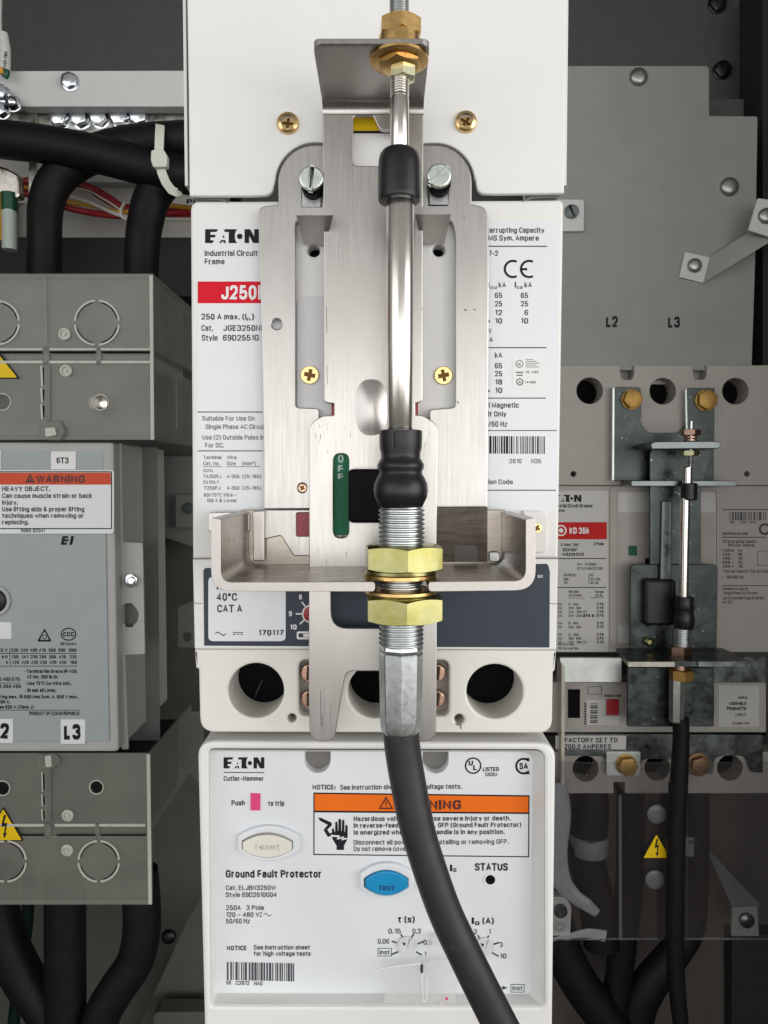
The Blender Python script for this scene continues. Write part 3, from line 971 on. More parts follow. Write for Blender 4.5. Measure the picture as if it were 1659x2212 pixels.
for q in ((416, 1207, 470, 1207, 2), (1150, 1206, 1206, 1206, 2), (418, 1302, 437, 1304, 1.6), (1187, 1303, 1204, 1305, 1.6)):
    Ink(-0.5).line(*q).done(br, 'pocket_grey', 'seam')

# terminal cover with the three cable holes
tc = plate(rnd([(420, 1403), (1202, 1405), (1199, 1448), (1195, 1452), (1193, 1584), (432, 1582), (429, 1446), (423, 1443)], [2, 2, 0, 0, 30, 32, 0, 0]), 0, 122,
           [circ(553, 1492, 60, 48, 59), circ(811, 1494, 60, 48, 58), circ(1069, 1494, 61, 48, 59), circ(630.5, 1552, 9.5), circ(992, 1554, 10.5),
            rr(645, 1426, 692, 1548, 18), rr(922, 1426, 970, 1548, 18)], bev=5)
part('terminal_cover', tc, 'cream_plastic', br)
part('terminal_cavity', box(450, 1425, 1180, 1570, 121, 420), 'black_hole', br)
part('terminal_pocket', box(636, 1420, 700, 1556, 40, 60), 'kd_plastic', br)
part('terminal_pocket', box(914, 1420, 980, 1556, 40, 60), 'kd_plastic', br)
for cx in (668, 944):
    for cy, r in ((1455, 19), (1511, 18)):
        s_ = part('terminal_screw', plate(circ(cx, cy, r, 32), 14, 20, [[(cx - 2, cy - 14), (cx + 4, cy - 14), (cx + 2, cy + 14), (cx - 4, cy + 14)]], bev=3), 'copper', br)
part('latch_slot', plate(rnd([(985, 1562), (994, 1562), (997, 1566), (997, 1575), (994, 1575), (994, 1567), (985, 1567)], 1), -0.8, 0.6), 'pocket_grey', br)
part('bore_wire', tube([(548, 1512, 118), (556, 1492, 110), (566, 1470, 114)], 2, 8), 'dark_zinc', br)

# ================================================================== operating mechanism: base bracket
bk = thing('mounting_bracket', 'brushed steel bracket with tray bolted over the middle breaker', 'bracket', U(805, 1278, -22))
gL = circ(680, 392, 79, 14, a0=180, a1=90)
gR = circ(940, 392, 79, 14, a0=90, a1=0)
outer = [(570, 1100), (570, 1000), (567, 800), (562, 600)] + rnd([(558, 470), (561, 446), (600, 442)], [0, 14, 0])[0:] + [(601, 440)] + gL + \
        [(740, 313), (740, 440), (880, 440), (880, 313)] + gR + [(1019, 440)] + rnd([(1021, 441), (1048, 447), (1055, 470)], [0, 14, 0]) + [(1056, 600), (1055, 800), (1053, 1096)]
win = rnd([(638, 478), (975, 476), (984, 500), (984, 880), (928, 884), (928, 905), (690, 905), (690, 882), (638, 880)], [6, 6, 20, 10, 8, 0, 0, 8, 10])
part('base_plate', plate(outer, -22, 12, [win, circ(598, 700, 11.5), circ(653, 1054, 10), rr(653, 405, 695, 447, 3), rr(925, 402, 967, 443, 3)], bev=2.2), 'steel_brushed', bk)
lower = plate(rnd([(570, 1101), (740, 1101), (740, 1201), (634, 1201), (607, 1157), (570, 1165)], [0, 0, 0, 6, 4, 4]), -24, 12, [rr(640, 1108, 672, 1158, 5)], bev=2)
part('lower_apron', lower, 'steel_brushed', bk)
part('lower_apron', hexa([(936, 1096), (1053, 1096), (1053, 1214), (936, 1214)], [-46, -46, -20, -20], [(936, 1096), (1053, 1096), (1053, 1214), (936, 1214)], [-38, -38, -12, -12]), 'steel_tray', bk)  # brown reflection put into the colour of this apron
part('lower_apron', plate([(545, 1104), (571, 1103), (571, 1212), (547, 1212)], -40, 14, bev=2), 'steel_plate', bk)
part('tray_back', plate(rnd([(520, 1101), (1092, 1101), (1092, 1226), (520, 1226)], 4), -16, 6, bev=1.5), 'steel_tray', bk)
part('drain_notch', plate(circ(1006, 1190, 25, 20, a0=0, a1=180) + [(981, 1214), (1031, 1214)], -28, 2), 'pocket_grey', bk)
part('strip_tab', plate(rr(1057, 1192, 1080, 1214, 7), -30, 6, bev=2), 'zinc', bk)
# hook tabs that hold the sliding plate
for x0, x1, b0, b1, yl in ((640, 720, 656, 702, 448), (896, 974, 912, 960, 446)):
    part('guide_tab', hexa([(x0, yl), (x1, yl), (x1, yl + 17), (x0, yl + 17)], -110, [(b0, yl + 62), (b1, yl + 62), (b1, yl + 80), (b0, yl + 80)], -18), 'steel_brushed', bk)
# tray: a channel open at the back
YT = -300
left_ch = rnd([(456, 1118), (456, 1277), (810, 1278), (810, 1257), (477, 1258), (477, 1122)], [3, 44, 8, 8, 26, 3], 8)
right_ch = rnd([(1157, 1118), (1157, 1275), (926, 1278), (926, 1257), (1136, 1255), (1136, 1122)], [3, 44, 8, 8, 26, 3], 8)
tray = plate(left_ch, YT, 284, bev=4) + plate(right_ch, YT, 284, bev=4)
a, b = U(808, 1257, YT), U(928, 1278, YT)
tray = tray + plate([(a.x, a.z - .5), (b.x, a.z - .5), (b.x, b.z + .5), (a.x, b.z + .5)], -118, 102, world=True)
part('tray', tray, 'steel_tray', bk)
part('tray_rim', plate(left_ch, YT - 1.5, 2.5, bev=.6) + plate(right_ch, YT - 1.5, 2.5, bev=.6), 'steel_rim', bk)
part('side_lug', plate(rr(450, 1106, 540, 1150, 8), -22, 10, bev=2), 'steel_brushed', bk)

zs = 'slotted zinc screws holding the bracket'
for cx, cy, n, rot in ((672, 383, 'left', 84), (949, 378, 'right', 40)):
    t = slotted('bracket_screw', 'slotted zinc screw in the %s lobe of the steel bracket' % n, cx, cy, 26, -52, 15, zs, rot=rot, slot=.06)
    part('screw_shank', plate(circ(cx + 2, cy + 17, 23, 28), -46, 30), 'handle_black', t)
    part('screw_plate', plate(rr(cx - 20, cy + 24, cx + 20, cy + 64, 3), -21, 8), 'zinc', t)
cs = 'gold cross head screws inside the bracket window'
phillips('front_screw', 'gold cross head screw in the left window slot of the bracket', 669, 810, 20, -5, 4, cs, rot=12, dome=False)
phillips('front_screw', 'gold cross head screw in the right window slot of the bracket', 958, 811, 20, 0, 4, cs, rot=-12, dome=False)
phillips('small_screw', 'small dark screw in the round hole beside the green flag', 653, 1054, 9, -12, 2, None, 'copper', 30, dome=False)
phillips('boss_screw', 'small gold screw on the white boss right of the tray', 1160, 1141, 11, -10, 3, None, 'gold_screw', 30, dome=False)

# ================================================================== sliding plate
sp = thing('sliding_plate', 'long brushed steel sliding plate with bent top flange and two legs', 'plate', U(805, 1602, -60))
YS = -60
zt = U(800, 98, -272).z - 20
topy = 1106  # find the frame height of the bend end
lo, hi = 0.0, 1106.0
for _ in range(50):
    mid = (lo + hi) / 2
    if U(800, mid, YS).z > zt: lo = mid
    else: hi = mid
topy = lo
o_ = rnd([(697, topy), (700, 600), (700, 870), (722, 872), (722, 897), (697, 898), (668, 915), (668, 960), (667, 1500), (669, 1602), (722, 1602), (747, 1450), (864, 1450), (890, 1602),
          (942, 1602), (943, 1500), (945, 960), (945, 915), (912, 897), (897, 896), (897, 871), (913, 868), (913, 600), (915, topy)],
         [0, 0, 10, 3, 3, 4, 20, 26, 0, 26, 18, 16, 16, 18, 26, 0, 26, 20, 4, 3, 3, 10, 0, 0])
wnd = rnd([(763, topy + 3), (806, topy + 3), (818, 276), (826, 281), (872, 281), (872, 358), (763, 358)], [10, 6, 8, 6, 8, 8, 10])
g = plate(o_, YS, 12, [wnd, rr(720, 980, 754, 1162, 16.5), rnd([(715, 1240), (905, 1240), (905, 1357), (715, 1357)], [4, 4, 36, 36])], bev=1.8)
# the bend and the top flange: swept section of (Y, Z, half inset)
xl, xr = U(697, topy, YS).x, U(915, topy, YS).x
sec_in = [(YS, zt)]
for i in range(1, 9):
    a = math.radians(90 * i / 8)
    sec_in.append((YS - 20 + 20 * math.cos(a), zt + 20 * math.sin(a)))
sec_in += [(-150, zt + 20), (-210, zt + 20), (-250, zt + 20), (-262, zt + 20), (-268, zt + 20), (-272, zt + 20.6), (-273.5, zt + 22)]
ins = [0] * 10 + [0, 0, 2, 6, 12, 15]
ins = [0] * (len(sec_in) - 6) + [0, 0, 1, 4, 9, 13]
sec_out = [(YS + 12, zt)]
for i in range(1, 9):
    a = math.radians(90 * i / 8)
    sec_out.append((YS - 20 + 32 * math.cos(a), zt + 32 * math.sin(a)))
sec_out += [(-150, zt + 32), (-210, zt + 32), (-250, zt + 32), (-262, zt + 32), (-268, zt + 32), (-272, zt + 31.4), (-273.5, zt + 30)]
v, f = [], []
n = len(sec_in)
for j in range(n):
    for (y, z), x in ((sec_in[j], xl + ins[j]), (sec_in[j], xr - ins[j]), (sec_out[j], xr - ins[j]), (sec_out[j], xl + ins[j])):
        v.append((x, y, z))
for j in range(n - 1):
    for q in range(4):
        f.append((4 * j + q, 4 * j + (q + 1) % 4, 4 * j + 4 + (q + 1) % 4, 4 * j + 4 + q))
f.append((4 * n - 4, 4 * n - 3, 4 * n - 2, 4 * n - 1))
g = g + Geo(v, f)
part('plate_body', g, 'steel_plate', sp, angle=30)
# pressed dimple
c = U(802, 880, YS)
v, f = [], []
N1, N2 = 12, 36
for j in range(N1 + 1):
    u = j / N1
    h = 9 * (1 - u ** 2) ** 1.15
    for i in range(N2):
        ph = 2 * math.pi * i / N2
        e = 2.6
        cx_ = math.copysign(abs(math.cos(ph)) ** (2 / e), math.cos(ph)) * 34 * u
        cz_ = math.copysign(abs(math.sin(ph)) ** (2 / e), math.sin(ph)) * 58 * u
        v.append((c.x + cx_, c.y - h - 0.1, c.z + cz_))
for j in range(N1):
    for i in range(N2):
        f.append((j * N2 + i, j * N2 + (i + 1) % N2, (j + 1) * N2 + (i + 1) % N2, (j + 1) * N2 + i))
part('pressed_dimple', Geo(v, f), 'steel_plate', sp, angle=70)
k = Ink(YS - 0.4)
rg = random.Random(8)
for i in range(34):
    x = rg.choice((rg.uniform(690, 760), rg.uniform(860, 935), rg.uniform(675, 700)))
    y = rg.uniform(905, 990) if rg.random() < .6 else rg.uniform(1170, 1215)
    x = max(x, 690) if y < 930 else x
    k.line(x, y, x + rg.uniform(-.6, .6), y + rg.uniform(3, 13), rg.uniform(.4, .9))
for x, y, l in ((702, 660, 60), (703, 790, 40), (689, 1490, 80), (693, 1545, 24)):
    Ink(YS - .4).line(x + 3, y, x + 4, y + l, 1.1).done(sp, 'scratch', 'scratch_mark')
part('scratch_marks', k.g, 'scratch', sp, smooth=False)
for q in ((916 - 6, 665, 913, 668, 1.4), (906, 1080, 910, 1086, 1.2)):
    Ink(YS - .4).line(*q).done(sp, 'scratch', 'scratch_mark')
for q in ((1003, 668, 1008, 671, 3), (1022, 668, 1028, 669, 2), (988, 866, 991, 872, 2), (1000, 470, 1006, 471, 1.4)):
    Ink(-22.6).line(*q).done(bk, 'scratch', 'scratch_mark')

# ================================================================== push-pull control cable
YR = -230
ct = thing('control_cable', 'push pull control cable with silver rod, brass nuts and black rubber hose', 'control cable', U(873, 1580, YR))
def cxr(y): return 861.5 + 8.0 * y / 1580


def threads(y0, y1, r, pitch, depth):
    pr = []
    y = y0
    while y < y1 - pitch * .5:
        pr += [(y, r - depth), (y + pitch * .30, r), (y + pitch * .55, r), (y + pitch * .85, r - depth)]
        y += pitch
    pr.append((y1, r - depth))
    return pr


part('threaded_rod', vlathe(861.5, threads(-40, 50, 20.5, 5.2, 2.2), YR), 'zinc', ct, angle=20)
w = W(YR)
def nut(name, cx, y0, y1, halfw, ph, m, Y=YR, cham=.35):
    a, b = U(cx, y0, Y).z, U(cx, y1, Y).z
    o = U(cx, 1106, Y); o.z = (a + b) / 2
    return part(name, hexnut_w(o, (0, 0, 1), halfw * W(Y) * .866, abs(a - b), ph, cham=cham), m, ct)


nut('top_nut', 864, 46, 84, 47, math.radians(-90 + 4), 'brass', cham=.5)
part('top_washer', vlathe(862, [(82, 42), (83, 44), (112, 44), (113, 42)], YR), 'brass', ct)
part('flange_washer', vlathe(861, [(126, 58), (127, 62), (133, 62), (135, 58)], YR), 'brass', ct)
nut('flange_nut', 862, 134, 148, 48, math.radians(-90 - 8), 'brass', cham=.5)
nut('stop_nut', 869, 146, 173, 29, math.radians(-90), 'pale_yellow_zinc', cham=.5)
part('threaded_rod', vlathe(862.5, threads(172, 212, 20, 5.4, 2.0), YR), 'steel_rod', ct, angle=20)
part('slim_rod', vlathe(862.5, [(210, 18), (216, 20), (330, 20), (332, 19)], YR), 'steel_rod', ct)
part('rod_sleeve', vlathe(862, [(322, 22), (323.5, 29), (327, 35), (334, 40.5), (345, 43.5), (360, 45), (425, 45.5), (433, 45), (436, 43), (437, 34)], YR), 'rubber', ct)
part('tube', vlathe(864, [(420, 30), (422, 31), (700, 29.5), (934, 27.5), (936, 26)], YR), 'steel_rod', ct)
part('rubber_boot', vlathe(865.5, [(930, 29), (929.5, 43), (931, 46), (938, 46.5), (968, 45.5), (980, 42.5), (990, 42.5), (997, 47), (1004, 50.5), (1011, 50), (1018, 46.5), (1024, 46.5), (1032, 52), (1045, 57.5), (1060, 59),
                                      (1074, 57), (1086, 51), (1094, 47.5), (1097, 45), (1098, 38)], YR), 'rubber', ct)
part('boot_rib', tube([(848, 934, YR - 42), (848, 950, YR - 42.5), (848.5, 966, YR - 42)], 1.6, 8), 'rubber', ct)
part('threaded_bush', vlathe(867.5, [(1094, 45)] + threads(1098, 1180, 50, 9.6, 4.2) + [(1182, 45)], YR), 'zinc', ct, angle=20)
nut('jam_nut', 871, 1176, 1230, 91, math.radians(-90 + 5), 'yellow_zinc')
part('spring_washer', vlathe(866, [(1229, 70), (1230, 75), (1236, 77), (1238, 75)], YR), 'yellow_zinc', ct)
part('washer', vlathe(865, [(1238, 74), (1239, 78), (1246, 78), (1248, 74)], YR), 'brass', ct)
part('bush_core', vlathe(867, threads(1244, 1280, 46, 9.6, 4), YR), 'zinc', ct, angle=20)
part('washer', vlathe(866, [(1272, 74), (1273, 78), (1279, 78), (1281, 72)], YR), 'brass', ct)
part('spring_washer', vlathe(867, [(1280, 68), (1281, 73), (1286, 71), (1287, 68)], YR), 'yellow_zinc', ct)
nut('jam_nut', 872, 1284, 1339, 91, math.radians(-90 + 3), 'yellow_zinc')
part('threaded_bush', vlathe(867, threads(1337, 1392, 48.5, 9.6, 3.6) + [(1394, 45)], YR), 'zinc', ct, angle=20)
def oct_(ph):
    q = (ph - math.radians(-92)) % (math.pi / 4)
    return 1 / (math.cos(q - math.pi / 8) / math.cos(math.pi / 8))
part('ferrule', vlathe(866.5, [(1390, 42), (1393, 46), (1400, 47.5), (1408, 45.5), (1412, 47.5), (1545, 45), (1568, 44), (1577, 42.5), (1581, 40), (1581, 34)], YR, n=64, rad=lambda p: oct_(p) * 1.03), 'zinc', ct, angle=18)
part('hose', tube([(865, 1560, YR), (866.5, 1580, YR), (869, 1612, YR), (877, 1665, YR), (894, 1756, YR - 4), (913, 1830, YR - 8), (957, 1959, YR - 12), (1003, 2059, YR - 14), (1054, 2162, YR - 14), (1112, 2275, YR - 10), (1165, 2370, YR)],
                  [39.5, 39.5, 39.5, 39.5, 39, 38, 38, 38.5, 39, 40, 40], 32), 'hose_rubber', ct)

# ================================================================== ground fault protector
gf = thing('ground_fault_protector', 'white ground fault protector with blue test button and orange warning', 'protector', U(815, 2260, 0))
def gfo(d=0):
    return rnd([(426 + d, 1602 + d), (1201 - d, 1606 + d), (1192 - d, 2330), (444 + d, 2330)], [36, 36, 0, 0], 8)
inner_f = rnd([(452, 1619), (1176, 1621), (1176, 2176), (456, 2174)], [10, 22, 14, 8], 6)
inner_b = rnd([(463, 1623), (1150, 1625), (1146, 2150), (466, 2147)], [8, 26, 22, 6], 6)
part('bezel', plate(gfo(), -16, 446, [inner_f], bev=7), 'breaker_plastic', gf)
part('bezel_slope', loft([U(p[0], p[1], -13) for p in inner_f], [U(p[0], p[1], 30) for p in inner_b]), 'breaker_plastic', gf, angle=30)
fp = part('front_face', plate(rnd([(462, 1610), (1151, 1612), (1147, 2151), (465, 2148)], [8, 26, 22, 6], 6), 28, 30, [
    [(658, 1622.5), (714, 1622.5)] + circ(686, 1642, 28, 20, a0=0, a1=-180),
    [(913, 1624), (969, 1624)] + circ(941, 1643, 28, 20, a0=0, a1=-180)], bev=0.8), 'face_white', gf)
part('latch_pocket', box(640, 1596, 735, 1700, 56, 70), 'pocket_grey', gf)
part('latch_pocket', box(895, 1596, 985, 1700, 56, 70), 'pocket_grey', gf)
YF = 27.4
k = Ink(YF)
wordmark(k, 483, 1636, 571, 1660)
k.done(fp, 'ink_black', 'logo')
k = Ink(YF); k.t('Ground Fault Protector', 487.6, 695, 1896, 16.5, bold=.022)
k.done(fp, 'ink_black', 'title_print')
k = Ink(YF); k.t('STATUS', 1026, 1097, 1881, 16.5, bold=.022).t('I', 972, 977, 1882, 14, bold=.02).t('G', 979, 986, 1884, 9, bold=.02)
k.done(fp, 'ink_black', 'status_print')
k = Ink(YF); k.t('t (s)', 860, 896, 1993, 14, bold=.015).t('I', 1019, 1024, 1996, 14, bold=.02).t('G', 1026, 1036, 1999, 9, bold=.02).t('(A)', 1042, 1067, 1996, 14, bold=.015)
k.done(fp, 'ink_black', 'dial_title')
k = Ink(YF); k.ring(1022, 1654, 18, 3.2).t('U', 1012, 1022, 1654, 12, bold=.03).t('L', 1022, 1031, 1664, 12, bold=.03).t('LISTED', 1043, 1078, 1666, 9, bold=.02)
k.done(fp, 'ink_black', 'approval_mark')
k = Ink(YF); k.poly(circ(1131, 1655, 18, 26, a0=42, a1=318) + circ(1131, 1655, 13.5, 26, a0=318, a1=42)).t('S', 1122, 1130, 1662, 14, bold=.03).t('A', 1131, 1141, 1662, 14, bold=.03)
k.rect(1131, 1637.5, 1144, 1641).rect(1131, 1669, 1144, 1672.5)
k.done(fp, 'ink_black', 'approval_mark')
k = Ink(YF)
k.line(483, 1668.5, 571, 1669, 2).t('Cutler-Hammer', 483, 570, 1687, 10.5, bold=.012)
k.t('Push', 500, 529, 1740, 11.5, bold=.025).t('to trip', 579, 614, 1741, 11.5, bold=.025)
k.done(fp)
k = Ink(YF)
k.t('NOTICE:', 675, 725, 1706, 11, bold=.025).t('See instruction sheet for high voltage tests.', 735, 997, 1706.5, 11, bold=.005, dy=-2.5)
k.done(fp, 'ink_grey', 'notice_print')
k = Ink(YF)
k.t('Cat. ELJBN3250W', 487.6, 595.6, 1923, 10.5).t('Style 69D2610G04', 487.6, 598, 1938, 10.5)
k.t('250A   3 Pole', 488, 570, 1966, 10.5).t('120 – 480 V', 488, 560, 1981, 10.5).t('50/60 Hz', 488, 540, 1995, 10.5)
k.line(561, 1971, 566, 1971, 1.3).line(561, 1980, 566, 1980, 1.3).line(563.5, 1971, 563.5, 1980, 1.3)
k.poly([(569 + i * .75, 1976 - 2.6 * math.sin(i / 23 * 6.28) - .9) for i in range(24)] + [(569 + i * .75, 1976 - 2.6 * math.sin(i / 23 * 6.28) + .9) for i in range(23, -1, -1)])
k.done(fp)
k = Ink(YF)
k.t('NOTICE', 490, 533, 2053, 10, bold=.03).t('See instruction sheet', 548, 670, 2051.5, 10, bold=.01).t('for high voltage tests', 548, 671, 2065, 10, bold=.01)
k.done(fp)
k = Ink(YF)
k.t('560U', 1048, 1074, 1677, 8.5)
k.done(fp, 'ink_grey', 'approval_number')
k = Ink(YF)
k.t('0.15', 839, 866, 2017, 11).t('0.3', 891, 909, 2017, 11).t('0.06', 816, 841, 2039, 11).t('0.5', 915, 933, 2041, 11).t('1', 917, 921, 2066, 11)
k.t('1', 1056, 1060, 2018, 11).t('3', 1024, 1030, 2018, 11).t('3', 1080, 1086, 2046, 11).t('10', 1080, 1094, 2071, 11)
k.frame(816, 2048, 846, 2066, 1.4).t('Inst', 820, 842, 2062, 10).frame(1103, 2126, 1133, 2144, 1.4).t('Inst', 1107, 1129, 2139.5, 10)
k.line(845, 2062, 861, 2056, 3.4).line(846, 2033, 857, 2037, 3.4).line(866, 2018, 870, 2026, 3.4).line(894, 2018, 888, 2026, 3.4).line(902, 2039, 915, 2034, 3.4).line(899, 2056, 911, 2063, 3.4)
k.line(1032, 2020, 1036, 2028, 3.4).line(1056, 2021, 1051, 2029, 3.4).line(1066, 2040, 1079, 2036, 3.4).line(1063, 2058, 1077, 2066, 3.4)
k.line(1078, 2134, 1096, 2134, 2).poly([(1086, 2129), (1094, 2134), (1086, 2139)])
k.done(fp, 'ink_grey', 'dial_scale')
k = Ink(YF); k.bars(490, 638, 2078, 2117, 11, 3.0).t('68', 489, 499, 2127, 9).t('C2612', 509, 539, 2128, 9).t('H40', 549, 567, 2129, 9)
k.done(fp, 'ink_grey', 'barcode')
# warning panel
wp = part('warning_panel', plate([(677, 1712), (1144, 1718), (1143, 1852), (677, 1847)], 27.4, 0.6), 'ink_black', gf)
part('warning_band', sheet([(679.5, 1715), (1141.5, 1721), (1141, 1755), (679.5, 1751)], 26.9), 'orange_band', wp)
part('warning_field', sheet([(679.5, 1755), (1141, 1758.5), (1140.6, 1849.5), (679.5, 1844.5)], 26.9), 'face_white', wp)
k = Ink(26.4)
k.poly([(834, 1720), (850, 1748), (818, 1747.6)], [[(834, 1726), (845, 1745), (823, 1744.6)]]).line(834, 1730, 834, 1739, 2.6).rect(832.7, 1741, 835.3, 1743.4)
k.t('WARNING', 856, 996, 1749, 21, bold=.03)
k.done(wp, 'ink_red_black', 'warning_word')
k = Ink(26.4)
k.t('Hazardous voltage can cause severe injury or death.', 764, 1103, 1774, 10.5, bold=.022, dy=-1.5)
k.t('In reverse-feed applications, GFP (Ground Fault Protector)', 764, 1126, 1788.5, 10.5, bold=.022, dy=-1.8)
k.t('is energized when breaker handle is in any position.', 764, 1090, 1803.5, 10.5, bold=.022, dy=-1.5)
k.done(wp, 'ink_grey', 'warning_text')
k = Ink(26.4)
k.t('Disconnect all power before installing or removing GFP.', 764, 1098, 1825, 10.5, dy=-1.8).t('Do not remove cover.', 764, 884, 1839, 10.5, dy=-.5)
k.done(wp, 'ink_grey', 'advice_text')
k = Ink(26.4)
k.poly([(688, 1766), (694, 1767), (716, 1777), (717, 1783), (707, 1792), (712, 1800), (721, 1798), (722, 1804), (708, 1808), (699, 1793), (708, 1782), (690, 1772)])
k.poly([(727, 1836), (727, 1827), (718, 1812), (717, 1791), (720, 1788), (723, 1797), (724, 1799), (724, 1777), (726.5, 1774), (729, 1777), (730, 1795), (731, 1795), (731, 1771), (734, 1768), (737, 1771), (737, 1795), (738.4, 1795),
        (739, 1773), (741.5, 1770), (744, 1773), (744, 1797), (745.4, 1797), (746, 1784), (748.5, 1781), (751, 1784), (751, 1812), (743, 1827), (743, 1836)])
k.done(wp, 'ink_black', 'hand_symbol')
k = Ink(26.0)
k.poly([(715, 1803), (735, 1805), (732, 1809.5), (744, 1806.5), (741, 1811), (753, 1809.5), (753, 1812), (737, 1815.5), (740, 1811), (727, 1813.5), (730, 1808.5), (715, 1806.5)])
k.done(wp, 'face_white', 'spark_symbol')


def lens(cx, cy, w, h, q=1.22, n=14):
    top = [(cx - w / 2 + w * i / n, cy - h / 2 * (1 - (abs(2 * i / n - 1) / q) ** 2)) for i in range(n + 1)]
    return top + [(x, 2 * cy - y) for x, y in top[::-1]]


part('button_surround', plate(lens(580, 1823, 134, 76, 1.3), 16, 14, [lens(577, 1827, 110, 54)], bev=4), 'face_white', gf)
rb = part('reset_button', plate(lens(577, 1829, 107, 49), 15, 14, bev=3), 'cream_button', gf)
part('button_well', plate(lens(577, 1827, 112, 56), 26, 2), 'pocket_grey', gf)
k = Ink(14.6); k.t('reset', 551, 605, 1836, 13.5, bold=.01); k.done(rb, 'button_print', 'button_lettering')
part('button_surround', plate(lens(836, 1903, 116, 76, 1.3), 16, 14, [lens(834, 1908, 95, 55)], bev=4), 'face_white', gf)
tb = part('test_button', plate(lens(835, 1909, 92, 53), 13, 16, bev=4), 'blue_button', gf)
part('button_well', plate(lens(834, 1908, 97, 57), 26, 2), 'pocket_grey', gf)
k = Ink(12.6); k.t('test', 818, 853, 1924, 13.5, bold=.015); k.done(tb, 'blue_ink', 'button_lettering')
tbn = part('trip_button', plate([(541, 1714), (562, 1714.5), (562, 1751), (541, 1751)], 25, 3, bev=.8), 'pink_button', gf)
part('status_lamp_hole', knob(1059, 1900, 28, [(0, 16), (1.5, 15.5), (1.5, 11), (0.2, 10.5)], cap=False), 'face_white', gf)
part('status_lamp', sheet(circ(1059, 1900, 11), 27.2), 'black_hole', gf)
for cx, cy in ((878, 2043), (1047, 2045)):
    d_ = part('setting_dial', plate(circ(cx, cy, 18.5, 36), 22, 6, [[(cx + 1, cy + 11), (cx + 8, cy - 14), (cx + 13, cy - 11), (cx + 6, cy + 14)]], bev=1.5), 'window_grey', gf)
    part('dial_slot', sheet(circ(cx, cy, 18), 26.5), 'pocket_grey', d_)
    k = Ink(21.6); k.poly([(cx - 9, cy - 8), (cx - 1, cy - 5), (cx - 5, cy + 1)]); k.done(d_, 'ink_black', 'pointer')
# lower lip of the housing and little openings
part('lower_lip', plate(rnd([(600, 2196), (1020, 2198), (1014, 2206), (604, 2204)], 3), -1, 1), 'window_grey', gf)
for x0, x1 in ((680, 716), (752, 776)):
    part('lip_opening', plate([(x0, 2207), (x1, 2207), (x1 - 2, 2240), (x0 + 12, 2240)], -1.4, 1), 'pocket_grey', gf)

cf = thing('clear_flap', 'clear plastic hinged flap at the foot of the protector behind the hose', 'flap', U(920, 2200, 0))
part('flap_sheet', plate(rnd([(824, 2092), (928, 2080), (928, 2075), (985, 2075), (985, 2190), (830, 2190), (830, 2140)], [8, 3, 3, 3, 4, 4, 3]), -4, 8, bev=2), 'clear_flap', cf)
part('flap_rib', tube([(818, 2094, -8), (860, 2087, -10), (910, 2081, -10)], 2.4, 10), 'clear_edge', cf)
part('flap_rib', tube([(912, 2100, -8), (913, 2150, -8), (917, 2163, -8), (922, 2150, -8), (921, 2110, -8)], 2, 8), 'clear_edge', cf)
part('flap_rib', plate([(952, 2165), (955, 2165), (955, 2192), (952, 2192)], -9, 6), 'clear_edge', cf)
part('flap_pin', plate(rr(908, 2084, 914, 2102, 2), -10, 3), 'navy_face', cf)
part('red_dot', plate(circ(965, 2158, 3, 12), -9, 2), 'pink_button', cf)
part('flap_arm', box(925, 2028, 958, 2062, -2, 24, 4, 2), 'clear_flap', cf)
part('flap_base', plate(rnd([(816, 2196), (1000, 2198), (1010, 2230), (1010, 2300), (840, 2300), (818, 2222)], 6), -14, 14, bev=4), 'white_paint', cf)
# ================================================================== LEFT: rail, bolts, cables
YA = 1500
rail = single('mounting_rail', plate([(-60, 153), (470, 152), (470, 230), (48, 230), (40, 226), (-60, 226)], YA, 60, bev=3), 'rail_grey', 'pale grey painted rail across the top left with one dark bolt', 'rail')
hexbolt('rail_bolt', 'dark shiny hex bolt on the pale grey rail at top left', 152, 178, 15.5, YA, 15, None, 'bright_zinc', .35)
bus = single('earth_bar', box(-60, 231, 470, 292, YA + 90, YA + 130, 0, 2), 'busbar', 'dull metal earth bar under the pale rail behind the black cables', 'bar')
eg = 'zinc bolts along the earth bar'
for i, (cx, cy) in enumerate(((133, 260), (176, 260), (218, 258), (262, 258), (304, 257))):
    n = ('first', 'second', 'third', 'fourth', 'fifth')[i]
    hexbolt('earth_bolt', '%s zinc bolt from the left on the earth bar above the cables' % n, cx, cy, 18, YA + 90, 24, eg, 'bright_zinc', .1 + i * .33, 1.15)
for i, (cx, cy, w_) in enumerate(((8, 205, 'upper'), (30, 226, 'middle'), (6, 243, 'lower'))):
    hexbolt('lug_bolt', '%s shiny bolt of the little cluster at the left edge of the rail' % w_, cx, cy, 14, YA - 40, 20, 'bolts clustered at the left edge of the rail', 'bright_zinc', .3 * i, 1.2, dome=(i == 1))
single('busbar_strip', box(62, 226, 78, 420, YA + 70, YA + 84), 'busbar', 'upright tinned strip at far left between the two black cables', 'strip')
single('rear_plate', plate([(-80, 330), (470, 330), (470, 513), (-80, 513)], 2050, 30), 'pale_plate', 'pale plate behind the red and orange wires', 'plate')
k = Ink(2049); k.t('PN', 403, 430, 440, 10, bold=.03)
o = single('plate_marking', k.g, 'ink_black', 'small black letters printed on the pale plate beside the middle breaker', 'marking', smooth=False)
single('rear_rail', box(60, 384, 470, 394, 1990, 2040, 0, 2), 'rail_grey', 'thin pale rail crossing behind the red wires', 'rail')
single('rear_gap_box', box(-80, 513, 480, 640, 1880, 2500), 'dark_paint', 'black box painted in for the dark gap behind the cables above the clear shroud', 'gap')  # dark gap painted as a solid black box
cg = 'thick black cables at top left'
